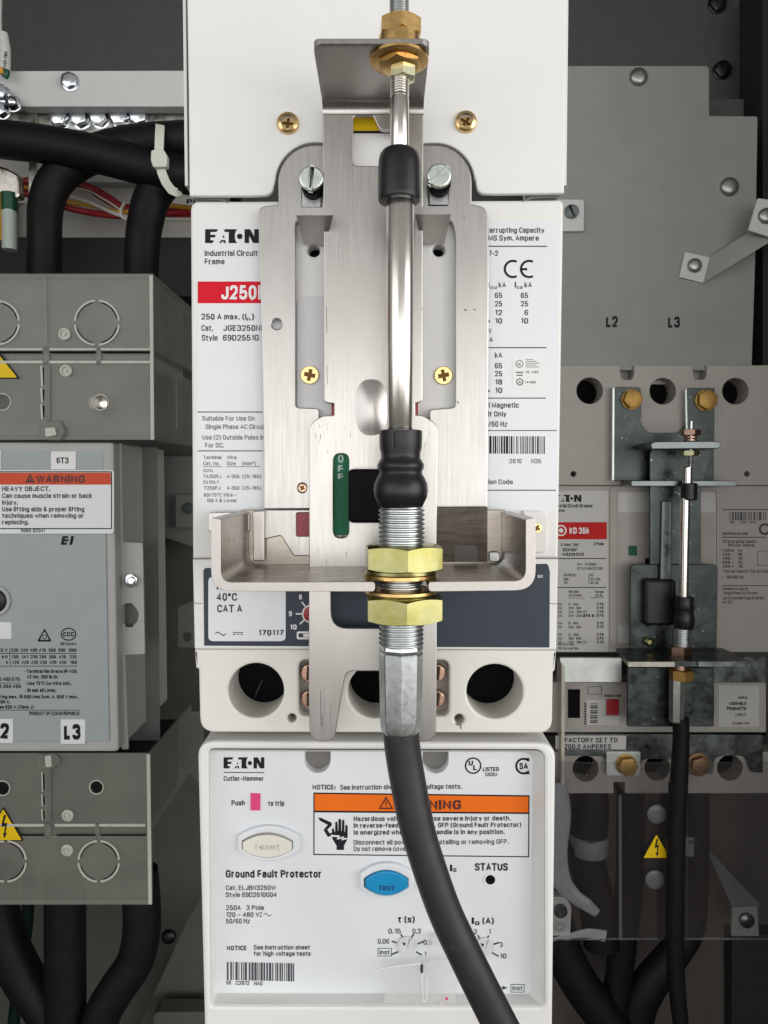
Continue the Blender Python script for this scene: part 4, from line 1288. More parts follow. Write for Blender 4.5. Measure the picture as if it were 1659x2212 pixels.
single('power_cable', tube([(-90, 290, YA - 60), (0, 301, YA - 60), (90, 311, YA - 60), (200, 331, YA - 55), (300, 356, YA - 50), (400, 378, YA - 45), (520, 396, YA - 40)], 39, 26), 'cable_black',
       'thick black cable sloping down from the left edge to the zip tie', 'cable', cg)
single('power_cable', tube([(520, 290, YA - 40), (410, 301, YA - 35), (330, 306, YA - 20), (260, 316, YA), (185, 340, YA + 10), (125, 385, YA + 5), (100, 440, YA), (96, 520, YA), (96, 660, YA + 60)], [38, 38, 38, 38, 38, 37, 36, 35, 35], 26), 'cable_black',
       'thick black cable bending down at left into the clear shroud', 'cable', cg)
single('power_cable', tube([(520, 352, YA + 20), (420, 362, YA + 20), (365, 384, YA + 10), (330, 424, YA + 5), (314, 480, YA), (307, 540, YA), (303, 660, YA + 60)], [38, 38, 38, 38, 37, 36, 35], 26), 'cable_black',
       'thick black cable dropping from behind the zip tie into the shroud', 'cable', cg)
zt_ = thing('zip_tie', 'white nylon zip tie round the black cables beside the cover', 'zip tie', U(345, 415, YA - 140))
def ribbon(pts, w_, Y0):
    L, R = [], []
    for i, p in enumerate(pts):
        a, b = pts[max(0, i - 1)], pts[min(len(pts) - 1, i + 1)]
        d = Vector((b[0] - a[0], b[1] - a[1])); nrm = Vector((-d.y, d.x)).normalized() * w_ / 2
        L.append(tuple(U(p[0] + nrm.x, p[1] + nrm.y, p[2]))); R.append(tuple(U(p[0] - nrm.x, p[1] - nrm.y, p[2])))
    n_ = len(pts)
    v = L + R + [(x, y + 8, z) for x, y, z in L] + [(x, y + 8, z) for x, y, z in R]
    f = []
    for i in range(n_ - 1):
        f += [(i, i + 1, n_ + i + 1, n_ + i), (2 * n_ + i, 2 * n_ + i + 1, 3 * n_ + i + 1, 3 * n_ + i), (i, i + 1, 2 * n_ + i + 1, 2 * n_ + i), (n_ + i, n_ + i + 1, 3 * n_ + i + 1, 3 * n_ + i)]
    f += [(0, n_, 3 * n_, 2 * n_), (n_ - 1, 2 * n_ - 1, 4 * n_ - 1, 3 * n_ - 1)]
    return Geo(v, f)
part('strap', ribbon([(346, 258, YA + 20), (346, 262, YA - 60), (345, 275, YA - 112), (344, 300, YA - 130), (343, 330, YA - 132), (345, 350, YA - 130), (349, 372, YA - 125), (358, 394, YA - 112), (370, 410, YA - 96), (382, 416, YA - 80), (390, 412, YA - 60)], 19, 0), 'nylon', zt_)
part('lock_head', plate(rnd([(326, 324), (352, 321), (361, 336), (360, 360), (330, 361), (325, 345)], 4), YA - 150, 34, bev=4), 'nylon', zt_)
wg = 'thin wires running behind the black cables'
WR = [('wire_red', 'red', [(30, 396), (110, 386), (170, 394), (220, 425), (262, 446), (330, 456), (420, 458)], 8),
      ('wire_red', 'upper dark red', [(30, 420), (110, 398), (185, 403), (235, 428), (270, 450), (340, 462), (430, 464)], 8),
      ('wire_red', 'lower dark red', [(30, 412), (90, 428), (140, 447), (200, 460), (262, 466), (340, 462), (430, 456)], 7),
      ('wire_orange', 'orange', [(30, 402), (70, 408), (140, 434), (200, 444), (262, 458), (350, 445), (410, 449), (440, 452)], 5),
      ('wire_white', 'white', [(130, 420), (160, 427), (200, 440), (240, 458), (275, 468), (350, 473), (420, 474)], 4.5),
      ('wire_white', 'thin white', [(150, 405), (190, 412), (220, 428), (236, 437), (262, 455)], 2.4)]
for i, (m_, nm, pts, r) in enumerate(WR):
    single('thin_wire', tube([(x, y, 1800 - 16 * i) for x, y in pts], r, 12), m_, '%s insulated wire of the bundle behind the black cables' % nm, 'wire', wg)
single('wire_wrap', tube([(268, 440, 1690), (262, 452, 1675), (262, 466, 1675), (272, 474, 1690)], 3.2, 8), 'nylon', 'thin clear tie around the red wire bundle', 'tie')
# lugs at the left edge
lg = thing('cable_lug', 'green and yellow earth lead with clear crimped lug at the left edge', 'cable lug', U(22, 515, YA))
part('lug_barrel', plate(rnd([(-20, 352), (12, 362), (40, 377), (43, 422), (36, 428), (-20, 418)], 4), YA + 20, 50, bev=8), 'lug_metal', lg)
part('green_sleeve', tube([(19, 418, YA + 30), (20, 436, YA + 30), (20, 458, YA + 30)], 17, 18), 'wire_green', lg)
part('yellow_sleeve', tube([(-10, 418, YA + 20), (-8, 460, YA + 20), (-8, 520, YA + 20)], 14, 16), 'wire_orange', lg)
part('pale_sleeve', tube([(20, 456, YA + 28), (21, 490, YA + 28), (21, 540, YA + 28)], 16, 18), 'sleeve_pale', lg)
single('white_tag', box(38, 438, 61, 512, YA + 110, YA + 118, 2, 1), 'sleeve_white', 'plain white tag standing beside the green lug at left', 'tag')
hs = thing('marked_sleeve', 'white printed cable sleeve over a green lead at top left', 'sleeve', U(8, 165, YA))
part('sleeve_body', tube([(6, 72, YA - 60), (9, 110, YA - 60), (8, 152, YA - 60)], [10, 13, 13], 18), 'sleeve_white', hs)
part('sleeve_body', tube([(-6, -30, YA - 50), (-5, 30, YA - 50), (-4, 110, YA - 50)], [11, 8, 8], 14), 'sleeve_white', hs)
part('green_lead', tube([(12, 150, YA - 60), (13, 160, YA - 60), (10, 168, YA - 60)], [8, 8, 6], 14), 'wire_green', hs)
part('yellow_lead', tube([(2, 140, YA - 72), (3, 156, YA - 72), (3, 160, YA - 72)], [5, 5, 4], 12), 'wire_orange', hs)
k = Ink(YA - 60 - 22)
k.t('W02-TB2', 13, 48, 146, 7, bold=.02, turn=84)
k.done(hs, 'ink_black')

# ================================================================== LEFT: disconnect switch with clear shrouds
Y0, Y1 = 1100, 1720
def knockout(par, cx, cy, r, Y, gaps=(90, 0, 270, 180)):
    for j in range(4):
        a0 = 90 * j + 5; a1 = 90 * j + 85
        arc = circ(cx, cy, r, 16, a0=a0, a1=a1) + circ(cx, cy, r - 4.4, 16, a0=a1, a1=a0)
        part('knockout_slot', plate(arc, Y - 5, 5, bev=.8), 'shroud_edge', par)
        arc = circ(cx, cy, r - 4.6, 16, a0=a0 + 8, a1=a1 - 8) + circ(cx, cy, r - 7.2, 16, a0=a1 - 8, a1=a0 + 8)
        part('knockout_groove', plate(arc, Y - 1.5, 1.5), 'black_hole' if j in (0, 3) else 'shroud_inner', par)


def peg(par, cx, cy, Y, r=13):
    w_ = 1
    part('moulded_peg', knob(cx, cy, Y, [(0, r), (3, r), (4, r - 2), (4, r - 4.5), (1, r - 5), (1, 4), (4, 3.5), (4.5, 1)], 28), 'shroud_edge', par)


def danger(par_name, label, apex, bl, brr, Y, bolt, group=None):
    t = thing(par_name, label, 'warning sign', U(apex[0], bl[1], Y), group)
    part('sign_border', plate(rnd([apex, brr, bl], 4), Y - 3, 3), 'ink_black', t)
    def inn(p, q=.90):
        c = ((apex[0] + bl[0] + brr[0]) / 3, (apex[1] + bl[1] + brr[1]) / 3)
        return (c[0] + (p[0] - c[0]) * q, c[1] + (p[1] - c[1]) * q)
    part('sign_field', sheet(rnd([inn(apex), inn(brr), inn(bl)], 2.5), Y - 3.6), 'yellow_sign', t)
    k = Ink(Y - 4.2)
    h = bl[1] - apex[1]
    cx, cy = apex[0] + bolt, apex[1]
    q = lambda a, b: (cx + a * h, cy + b * h)
    k.poly([q(.0, .24), q(.07, .24), q(.01, .47), q(.10, .47), q(.055, .76), q(.095, .76), q(.02, .93), q(-.03, .76), q(.01, .77), q(.035, .56), q(-.075, .58)])
    k.done(t, 'ink_black', 'bolt_symbol')
    return t


su = thing('upper_shroud', 'smoky clear terminal shroud above the grey switch with round knockouts', 'shroud', U(160, 951, Y0))
def sbox(x0, y0, x1, y1, holes=()):
    return plate(rr(x0, y0, x1, y1, 4), Y0, 14, holes, bev=3)
part('front_panel', sbox(-140, 591, 331, 757), 'shroud_plastic', su)
part('front_panel', sbox(-140, 781, 333, 951, [circ(217, 869, 16), circ(5, 868, 17)]), 'shroud_plastic', su)
part('side_wall', hexa([(318, 593), (330, 593), (332, 757), (320, 757)], Y0 + 14, [(318, 593), (330, 593), (332, 757), (320, 757)], Y0 + 14) if 0 else
     Geo([tuple(U(330, 592, Y0 + 8)), tuple(U(332, 757, Y0 + 8))] + [(U(330, 592, Y0).x, Y1, U(330, 592, Y0).z), (U(332, 757, Y0).x, Y1, U(332, 757, Y0).z)] +
         [(U(330, 592, Y0).x - 12, Y0 + 8, U(330, 592, Y0).z), (U(332, 757, Y0).x - 12, Y0 + 8, U(332, 757, Y0).z), (U(330, 592, Y0).x - 12, Y1, U(330, 592, Y0).z), (U(332, 757, Y0).x - 12, Y1, U(332, 757, Y0).z)],
         [(0, 1, 3, 2), (4, 6, 7, 5), (0, 2, 6, 4), (1, 5, 7, 3), (0, 4, 5, 1), (2, 3, 7, 6)]), 'shroud_plastic', su)
def sidewall(y0, y1, x0, x1, Ya=Y0 + 8, Yb=Y1, t=12, cut=0):
    A, B = U(x0, y0, Y0), U(x1, y1, Y0)
    q = [(A.x, Ya, A.z), (B.x, Ya, B.z), (B.x, Yb, B.z), (A.x, Yb, A.z)]
    if cut:
        q = [(A.x, Ya, A.z), (B.x, Ya, B.z), (B.x, Yb, B.z + cut), (A.x, Yb, A.z)]
    v = q + [(x - t, y, z) for x, y, z in q]
    return Geo(v, [(0, 1, 2, 3), (7, 6, 5, 4), (0, 4, 5, 1), (1, 5, 6, 2), (2, 6, 7, 3), (3, 7, 4, 0)])
part('side_wall', sidewall(781, 951, 332, 333), 'shroud_plastic', su)
part('side_rib', hexa([(379, 810), (382, 810), (383, 928), (380, 928)], 1440, [(379, 810), (382, 810), (383, 928), (380, 928)], 1450), 'shroud_edge', su)
part('roof_panel', hexa([(-140, 588), (331, 591), (331, 594), (-140, 594)], Y0 + 2, [(-40, 634), (409, 638), (409, 641), (-40, 641)], Y1) if 0 else
     Geo([tuple(U(-140, 591, Y0 + 6)), tuple(U(330, 591, Y0 + 6)), (U(330, 591, Y0).x, Y1, U(330, 591, Y0).z), (U(-140, 591, Y0).x, Y1, U(-140, 591, Y0).z),
          tuple(U(-140, 596, Y0 + 6)), tuple(U(330, 596, Y0 + 6)), (U(330, 591, Y0).x, Y1, U(330, 596, Y0).z), (U(-140, 591, Y0).x, Y1, U(-140, 596, Y0).z)],
         [(0, 1, 2, 3), (7, 6, 5, 4), (0, 4, 5, 1), (1, 5, 6, 2), (2, 6, 7, 3), (3, 7, 4, 0)]), 'shroud_plastic', su)
part('terminal_block', box(-140, 600, 322, 940, Y0 + 120, Y1 - 20), 'terminal_metal', su)  # paler than the lower block: brighter light up here put into the colour
part('terminal_lug', knob(226, 874, Y0 + 120, [(0, 26), (30, 26), (40, 20), (44, 8)], 28), 'lug_metal', su)
part('edge_strip', plate([(322, 594), (330, 594), (333, 950), (325, 950)], Y0 - 2, 6, bev=1.5), 'shroud_edge', su)
part('edge_strip', plate([(-140, 941), (333, 941), (333, 950), (-140, 950)], Y0 - 1.5, 4, bev=1), 'shroud_plastic', su)
part('edge_strip', plate([(-140, 593), (330, 593), (330, 601), (-140, 601)], Y0 - 1.5, 4, bev=1), 'shroud_plastic', su)
for x0, x1 in ((-60, 92), (106, 208), (218, 326)):
    part('snap_rib', plate(rr(x0, 752, x1, 757, 1.5), Y0 - 4, 5, bev=1), 'shroud_edge', su)
    part('snap_rib', plate(rr(x0, 779, x1, 785, 1.5), Y0 - 4, 5, bev=1), 'shroud_edge', su)
    part('snap_gap', plate(rr(x0 + 2, 759, x1 - 1, 763, 1), Y0 - 2, 2), 'black_hole', su)
part('bridge_strip', sbox(92, 750, 106, 790), 'shroud_plastic', su)
part('bridge_strip', sbox(206, 750, 218, 790), 'shroud_plastic', su)
part('bridge_strip', plate(rr(-140, 757, 326, 781, 2), Y0 + 10, 8), 'shroud_plastic', su)
part('divider_rib', plate(rnd([(92, 596), (101, 596), (103, 750), (93, 750)], 2), Y0 - 4, 5, bev=1.5), 'shroud_plastic', su)
part('hinge_rib', plate(rnd([(94, 790), (108, 790), (108, 908), (96, 908)], 3), Y0 - 8, 8, bev=2), 'shroud_plastic', su)
for y0_, y1_ in ((790, 835), (838, 868), (872, 905)):
    part('hinge_glint', plate([(87, y0_), (91, y0_), (93, y1_), (89, y1_)], Y0 - 3, 3), 'shroud_edge', su)
    part('hinge_gap', plate([(91.5, y0_ + 4), (95, y0_ + 4), (96, y1_ - 6), (93.5, y1_ - 2)], Y0 - 2, 2), 'black_hole', su)
part('latch_clip', plate(rnd([(98, 912), (128, 907), (142, 930), (130, 952), (88, 950), (82, 930)], 8), Y0 - 18, 18, bev=4), 'shroud_plastic', su)
part('latch_clip', plate(rnd([(96, 925), (118, 922), (122, 940), (98, 944)], 4), Y0 - 24, 8, bev=2), 'shroud_edge', su)
knockout(su, 209, 697, 50, Y0); knockout(su, -6, 697, 49, Y0)
for cx, cy in ((140, 722), (143, 801)):
    peg(su, cx, cy, Y0)
part('hole_rim', plate(circ(217, 869, 18), Y0 - 3, 3, [circ(217, 869, 15.5)], bev=.8), 'shroud_edge', su)
part('hole_rim', plate(circ(5, 868, 19), Y0 - 3, 3, [circ(5, 868, 16.5)], bev=.8), 'shroud_edge', su)
part('terminal_stud', tube([(222, 858, Y0 + 90), (226, 878, Y0 + 90), (219, 892, Y0 + 90)], 6, 10), 'lug_metal', su)
danger('danger_sign', 'yellow lightning triangle at the left edge of the upper clear shroud', (-18, 742), (-78, 818), (43, 818), Y0, 2, 'yellow lightning triangles')

sw = thing('disconnect_switch', 'grey disconnect switch with red orange warning label at left', 'switch', U(120, 1624, Y0))
part('housing', plate(rnd([(-140, 955), (245, 956), (256, 1624), (-140, 1624)], [0, 8, 10, 0]), Y0 + 6, 640, bev=8), 'switch_grey', sw)
part('front_plate', plate(rnd([(-140, 1120), (228, 1140), (236, 1602), (-140, 1604)], 5), Y0, 10, bev=2), 'switch_face', sw)
part('top_band', plate([(-140, 973), (222, 974), (222, 1014), (-140, 1014)], Y0 + 4, 4), 'switch_face', sw)
part('side_cover', hexa([(256, 966), (340, 966), (346, 1600), (266, 1600)], Y0 + 330, [(256, 966), (340, 966), (346, 1600), (266, 1600)], Y1), 'switch_side', sw)
fb = part('side_bracket', plate(rnd([(247, 958), (262, 958), (265, 1171), (308, 1173), (313, 1413), (270, 1415), (277, 1619), (263, 1619), (252, 1400)], [2, 2, 3, 4, 3, 4, 2, 2, 0]), Y0 + 70, 12,
                          [rnd([(267, 1306), (270, 1306), (270, 1303), (286, 1303), (286, 1306), (296, 1316), (300, 1329), (296, 1343), (287, 1351), (287, 1355), (270, 1355), (270, 1351), (260, 1343), (256, 1329), (260, 1316)], 2, 3)], bev=1.5), 'switch_grey', sw)
part('keyhole_back', plate(rr(250, 1295, 306, 1362), Y0 + 110, 4), 'switch_side', sw)
hb = part('hex_nut', hexnut_w(U(283, 1254, Y0 + 60), (0, -1, 0), 23, 22, .35), 'bright_zinc', sw)
part('stud_tip', knob(286, 1253, Y0 + 54, [(0, 8.5), (9, 8.5), (10.5, 7), (10.5, 3)], 24), 'bright_zinc', hb)
tg = part('device_tag', plate(rr(110, 975, 164, 1014, 1), Y0 + 1, 3, bev=.6), 'white_paint', sw)
k = Ink(Y0 + .4); k.t('6T3', 122, 148, 1001, 13, bold=.012); k.done(tg, 'ink_black')
part('device_tag', plate(rr(-60, 972, 1.5, 1014, 1), Y0 + 1, 3, bev=.6), 'white_paint', sw)
wlb = part('warning_label', plate(rr(-140, 1015, 246, 1153, 7), Y0 - 6, 4, bev=1), 'label_white', sw)
k = Ink(Y0 - 6.6)
k.frame(-145, 1018, 242, 1143, 2.2, 4)
k.done(wlb, 'ink_black', 'border')
k = Ink(Y0 - 6.6); k.poly([(-140, 1021), (239, 1021), (239.5, 1047), (-140, 1047)]); k.done(wlb, 'red_orange_band', 'warning_band')
k = Ink(Y0 - 7.4)
k.poly([(65, 1023), (76, 1043), (54, 1043)], [[(65, 1028), (67, 1036), (63, 1036)]]).t('WARNING', 78, 183, 1043.5, 17.5, bold=.035)
k.done(wlb, 'ink_red_black', 'warning_word')
k = Ink(Y0 - 7)
for t, x1, b in (('HEAVY OBJECT.', 108, 1061), ('Can cause muscle strain or back', 199, 1076), ('injury.', 38, 1090.5), ('Use lifting aids & proper lifting', 182, 1105), ('techniques when removing or', 181, 1119), ('replacing.', 62, 1133)):
    k.t(t, 4.5, x1, b, 10.5, bold=.01)
k.t('0060-02041', 45, 97, 1150, 7.5)
k.done(wlb, 'ink_grey')
k = Ink(Y0 - .6)
k.t('EI', 131, 156, 1177, 19, bold=.05, ital=.2)
k.done(sw, 'ink_black', 'model_print')
k = Ink(Y0 - .6)
k.poly(rnd([(96, 1357), (112, 1386), (80, 1386)], 4), [rnd([(96, 1363), (106, 1382), (86, 1382)], 3)]).ring(96, 1376, 5, 1.5)
k.ring(148, 1370, 17, 2.6, 14).t('CCC', 136, 160, 1375, 10, bold=.04)
k.done(sw, 'ink_black', 'approval_mark')
k = Ink(Y0 - .6)
k.t('GB14048.4', 130, 166, 1394, 6.5)
k.line(21, 1399, 22, 1437, 1.5)
k.line(-30, 1411, 166, 1411.5, 1.5)
for x, a, b, c in ((24, '230', '135', '420'), (45, '240', '141', '420'), (65, '400', '238', '420'), (84, '415', '256', '420'), (105, '500', '300', '420'), (126, '690', '425', '420')):
    k.t(a, x, x + 15, 1408, 7.5, bold=.03).t(b, x + 1, x + 16, 1422.5, 7.5, bold=.03).t(c, x + 2, x + 17, 1434.5, 7.5, bold=.03)
k.t('1000', 147, 165, 1408, 7.5, bold=.03).t('225', 151, 165, 1422.5, 7.5, bold=.03).t('160', 152, 166, 1434.5, 7.5, bold=.03)
k.t('~3 V', -6, 16, 1408, 7.5, bold=.03).t('kW', 4, 17, 1422.5, 7.5, bold=.03).t('A', 12, 18, 1434.5, 7.5, bold=.03)
k.line(-30, 1439, 167, 1439, 1.4)
for t, x0, x1, b in (('· Terminal Hardware HF 420,', 53, 168, 1454), ('42 Nm, 380 lb-in.', 58, 126, 1466), ('· Use 75°C Cu-Wire only.', 55, 154, 1480), ('· Break all Lines.', 55, 121, 1495), ('0 460 575', -2, 43, 1471), ('5 350 400', -2, 45, 1486.5),
                     ('ering max. 18 000 rms Sym. A, 600 V max.,', -6, 171, 1509), ('600 A.', -4, 22, 1520), ('use 600 A (Class J)', -6, 73, 1531), ('PRODUCT OF CZECH REPUBLIC', 63, 172, 1545)):
    k.t(t, x0, x1, b, 8, bold=.03)
k.line(-20, 1475.5, 44, 1475.5, 1.2).line(-30, 1534, 172, 1534, 1.3)
k.done(sw, 'ink_black', 'rating_print')
for x0, x1, y0_, y1_, tx, a, b in ((-26, 28, 1553, 1605, 'L2', -20, 20), (131, 184, 1554, 1607, 'L3', 138, 174)):
    st = part('phase_sticker', plate(rr(x0, y0_, x1, y1_, 1), Y0 - 2, 2, bev=.4), 'label_white', sw)
    k = Ink(Y0 - 2.6); k.t(tx, a, b, y1_ - 9, 34, bold=.05); k.done(st, 'ink_black')
part('white_patch', plate(rr(-40, 1344, 24.5, 1380, 1), Y0 - 2, 2, bev=.4), 'label_white', sw)
part('shaft_ring', plate(circ(-12, 1298, 34, 40), Y0 - 8, 10, [circ(-12, 1298, 26, 40)], bev=3), 'switch_grey', sw)
part('shaft_hole', knob(-12, 1298, Y0 - 1, [(0, 26), (5, 25), (7, 20), (7, 5)], 32), 'rubber', sw)

sl = thing('lower_shroud', 'smoky clear terminal shroud below the grey switch, cables leaving its foot', 'shroud', U(160, 1956, Y0))
part('front_panel', sbox(-140, 1628, 325, 1782, [circ(208, 1701, 14), circ(5, 1703, 15)]), 'shroud_plastic', sl)
part('front_panel', sbox(-140, 1806, 328, 1955), 'shroud_plastic', sl)
part('side_wall', sidewall(1632, 1800, 322, 325), 'shroud_plastic', sl)
part('terminal_block', box(-140, 1640, 312, 1800, Y0 + 120, Y1 - 20), 'shroud_inner', sl)  # black interior puts the dimmer light low down into the colour
part('bridge_strip', plate(rr(-140, 1780, 322, 1808, 2), Y0 + 10, 8), 'shroud_plastic', sl)
for x0, x1 in ((-60, 95), (118, 206), (214, 314)):
    part('snap_rib', plate(rr(x0, 1780, x1, 1786, 1.5), Y0 - 4, 5, bev=1), 'shroud_edge', sl)
    part('snap_gap', plate(rr(x0 + 4, 1803, x1, 1806, 1), Y0 - 2, 2), 'black_hole', sl)
part('edge_strip', plate([(316, 1630), (324, 1630), (328, 1954), (320, 1954)], Y0 - 2, 6, bev=1.5), 'shroud_edge', sl)
part('edge_strip', plate([(-140, 1944), (328, 1944), (328, 1954), (-140, 1954)], Y0 - 1.5, 4, bev=1), 'shroud_plastic', sl)
part('bridge_strip', sbox(96, 1772, 110, 1814), 'shroud_plastic', sl)
part('bridge_strip', sbox(205, 1774, 215, 1814), 'shroud_plastic', sl)
part('hinge_rib', plate(rnd([(96, 1662), (110, 1662), (110, 1774), (97, 1774)], 3), Y0 - 8, 8, bev=2), 'shroud_plastic', sl)
for y0_, y1_ in ((1668, 1710), (1716, 1742), (1748, 1772)):
    part('hinge_glint', plate([(89, y0_), (92, y0_), (93, y1_), (90, y1_)], Y0 - 3, 3), 'shroud_edge', sl)
    part('hinge_gap', plate([(92, y0_ + 4), (95, y0_ + 4), (96, y1_ - 4), (94, y1_ - 2)], Y0 - 2, 2), 'black_hole', sl)
part('latch_clip', plate(rnd([(84, 1632), (118, 1628), (132, 1646), (108, 1664), (80, 1660), (76, 1644)], 8), Y0 - 18, 18, bev=4), 'shroud_plastic', sl)
part('latch_clip', plate(rnd([(96, 1634), (110, 1632), (112, 1656), (98, 1658)], 4), Y0 - 24, 8, bev=2), 'shroud_edge', sl)
knockout(sl, 213, 1861, 46, Y0); knockout(sl, 12, 1861, 46, Y0)
for cx, cy in ((147, 1761), (146, 1836)):
    peg(sl, cx, cy, Y0)
part('hole_rim', plate(circ(208, 1701, 16), Y0 - 3, 3, [circ(208, 1701, 13.5)], bev=.8), 'shroud_edge', sl)
part('hole_rim', plate(circ(5, 1703, 17), Y0 - 3, 3, [circ(5, 1703, 14.5)], bev=.8), 'shroud_edge', sl)
danger('danger_sign', 'yellow lightning triangle at the left edge of the lower clear shroud', (7, 1743), (-37, 1817), (51, 1817), Y0, 1, 'yellow lightning triangles')
lc = 'black cables leaving the lower shroud'
single('power_cable', tube([(141, 1900, 1420), (141, 1960, 1420), (141, 2060, 1420), (142, 2160, 1420), (142, 2300, 1420)], 44, 26), 'cable_black', 'straight black cable in the middle below the lower shroud', 'cable', lc)
single('power_cable', tube([(300, 1880, 1400), (306, 1960, 1400), (305, 2020, 1400), (290, 2080, 1400), (250, 2140, 1395), (222, 2190, 1390), (205, 2260, 1380), (200, 2330, 1380)], 41, 26), 'cable_black', 'black cable swinging left from the lower shroud corner', 'cable', lc)
single('power_cable', tube([(-10, 1880, 1500), (-5, 1960, 1500), (12, 2030, 1500), (50, 2110, 1500), (92, 2170, 1490), (120, 2230, 1480), (140, 2320, 1480)], 44, 26), 'cable_black', 'black cable slanting right at the bottom left corner', 'cable', lc)
single('green_lead', tube([(62, 1900, 2000), (58, 2000, 2000), (40, 2120, 2000), (20, 2300, 2000)], 13, 14), 'wire_dark_green', 'dark green lead behind the cables at bottom left', 'wire')
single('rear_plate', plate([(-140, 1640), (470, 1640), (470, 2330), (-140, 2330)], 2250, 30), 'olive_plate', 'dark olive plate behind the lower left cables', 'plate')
hexbolt('plate_bolt', 'dark domed bolt on the olive plate beside the protector', 365, 2022, 16, 2250, 12, None, 'dark_zinc', 0, 0, dome=True)
single('rear_brace', hexa([(404, 1990), (440, 1930), (440, 2330), (250, 2330)], 2020, [(404, 1990), (440, 1930), (440, 2330), (250, 2330)], 2030), 'olive_plate', 'slanted folded sheet beside the foot of the protector at left', 'brace')
single('rear_box', plate(rr(330, 2187, 470, 2330, 14), 1850, 100, bev=6), 'olive_plate', 'dark rounded box low beside the foot of the protector', 'box')
rl = thing('rear_relay', 'small dark grey relay block between switch and middle breaker', 'relay', U(395, 1170, 1760))
part('relay_body', plate(rnd([(352, 985), (440, 985), (440, 1190), (352, 1160)], 4), 1800, 200, bev=4), 'switch_side', rl)
part('relay_front', plate(rr(379, 1068, 440, 1140, 4), 1760, 40, bev=3), 'switch_side', rl)
part('relay_screw', plate(circ(406, 1098, 12, 24), 1750, 10, bev=2), 'dark_zinc', rl)
single('rear_bracket', plate(rnd([(384, 1310), (440, 1290), (440, 1400), (384, 1398)], 4), 1800, 12, [circ(404, 1376, 10)], bev=1.5), 'switch_side', 'dark little plate with a round hole left of the breaker', 'bracket')
single('side_sheet', hexa([(372, 1540), (440, 1536), (440, 1700), (376, 1640)], 1700, [(372, 1540), (440, 1536), (440, 1700), (376, 1640)], 1710), 'switch_side', 'grey sheet corner left of the protector top', 'sheet')
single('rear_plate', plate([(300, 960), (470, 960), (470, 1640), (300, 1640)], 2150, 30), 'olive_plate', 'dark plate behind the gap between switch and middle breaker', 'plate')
# ================================================================== RIGHT: grey panel
YP = 2000
gp = thing('grey_panel', 'plain grey painted barrier panel marked L2 and L3', 'panel', U(1420, 788, YP))
part('panel_sheet', plate(rnd([(1130, 142), (1532, 142), (1532, 250), (1637, 251), (1632, 560), (1624, 800), (1130, 800)], [0, 10, 4, 6, 0, 0, 0]), YP, 14, bev=3), 'grey_panel', gp)
k = Ink(YP - .8); k.t('L2', 1309, 1335, 707, 24.5, bold=.04).t('L3', 1443, 1469, 708, 24.5, bold=.04); k.done(gp, 'ink_black', 'phase_marking')
bg = 'domed bolts on the grey panel'
hexbolt('panel_bolt', 'domed bolt at the top of the grey panel', 1379, 167, 19, YP, 10, bg, 'bolt_grey', 0, 0, dome=True)
hexbolt('panel_bolt', 'domed bolt on the right part of the grey panel', 1575, 404, 20, YP, 10, bg, 'bolt_grey', 0, 0, dome=True)
st = thing('panel_tab', 'small grey tab with slotted screw beside the white cover', 'tab', U(1240, 500, YP - 20))
part('tab_sheet', plate(rnd([(1150, 430), (1258, 431), (1262, 435), (1261, 499), (1150, 500)], 2), YP - 22, 20, bev=2), 'rail_grey', st)
slotted('tab_screw', 'slotted screw on the small grey tab beside the cover', 1236, 456, 15, YP - 22, 14, None, 'dull_zinc', 115, .12)
sb = thing('strap_bracket', 'grey folded strap bolted across the right edge of the grey panel', 'strap', U(1560, 611, YP - 60))
part('strap_foot', plate(rnd([(1480, 544), (1534, 556), (1519, 611), (1467, 598)], 2), YP - 14, 14, bev=1.5), 'rail_grey', sb)
part('strap_arm', hexa([(1533, 556), (1700, 448), (1700, 500), (1519, 611)], [YP - 14, YP - 150, YP - 150, YP - 14], [(1533, 556), (1700, 448), (1700, 500), (1519, 611)], [YP, YP - 136, YP - 136, YP]), 'grey_panel', sb)
part('strap_foot', plate(rnd([(1637, 428), (1720, 438), (1720, 530), (1617, 497)], 2), YP - 152, 14, bev=1.5), 'rail_grey', sb)
hexbolt('strap_bolt', 'zinc bolt on the lower foot of the grey strap', 1500, 574, 15.5, YP - 14, 9, 'bolts on the grey strap', 'bolt_grey', 0, 0, dome=True)
hexbolt('strap_bolt', 'zinc bolt on the upper foot of the grey strap at the right edge', 1654, 467, 17, YP - 152, 9, 'bolts on the grey strap', 'bolt_grey', 0, 0, dome=True)
for cx, cy, n in ((1558, 153, 'beside the top corner of the grey panel'), (1548, 10, 'at the very top right')):
    hexbolt('rear_bolt', 'dark bolt on the back sheet ' + n, cx, cy, 17, YB - 4, 12, 'dark bolts on the back sheet', 'dark_zinc', .2, 1.1)
single('rear_block', box(1528, 214, 1630, 300, 2350, 2500, 2, 3), 'back_paint', 'dark block behind the step of the grey panel', 'block')
single('dark_gap_box', box(1648, -80, 1760, 900, 2150, 2400, 0, 6), 'dark_paint', 'black box painted in for the dark gap at the right edge', 'post')  # unlit gap painted as a solid black box
single('dark_gap_box', box(1581, 2020, 1760, 2340, 2480, 2580, 0, 6), 'dark_paint', 'black box painted in for the dark recess at the bottom right corner', 'post')  # solid black stands in for the darkness of the recess
single('rear_plate', plate([(1130, 1690), (1760, 1690), (1760, 2340), (1130, 2340)], 2585, 12), 'brown_plate', 'brownish plate behind the right hand cables', 'plate')

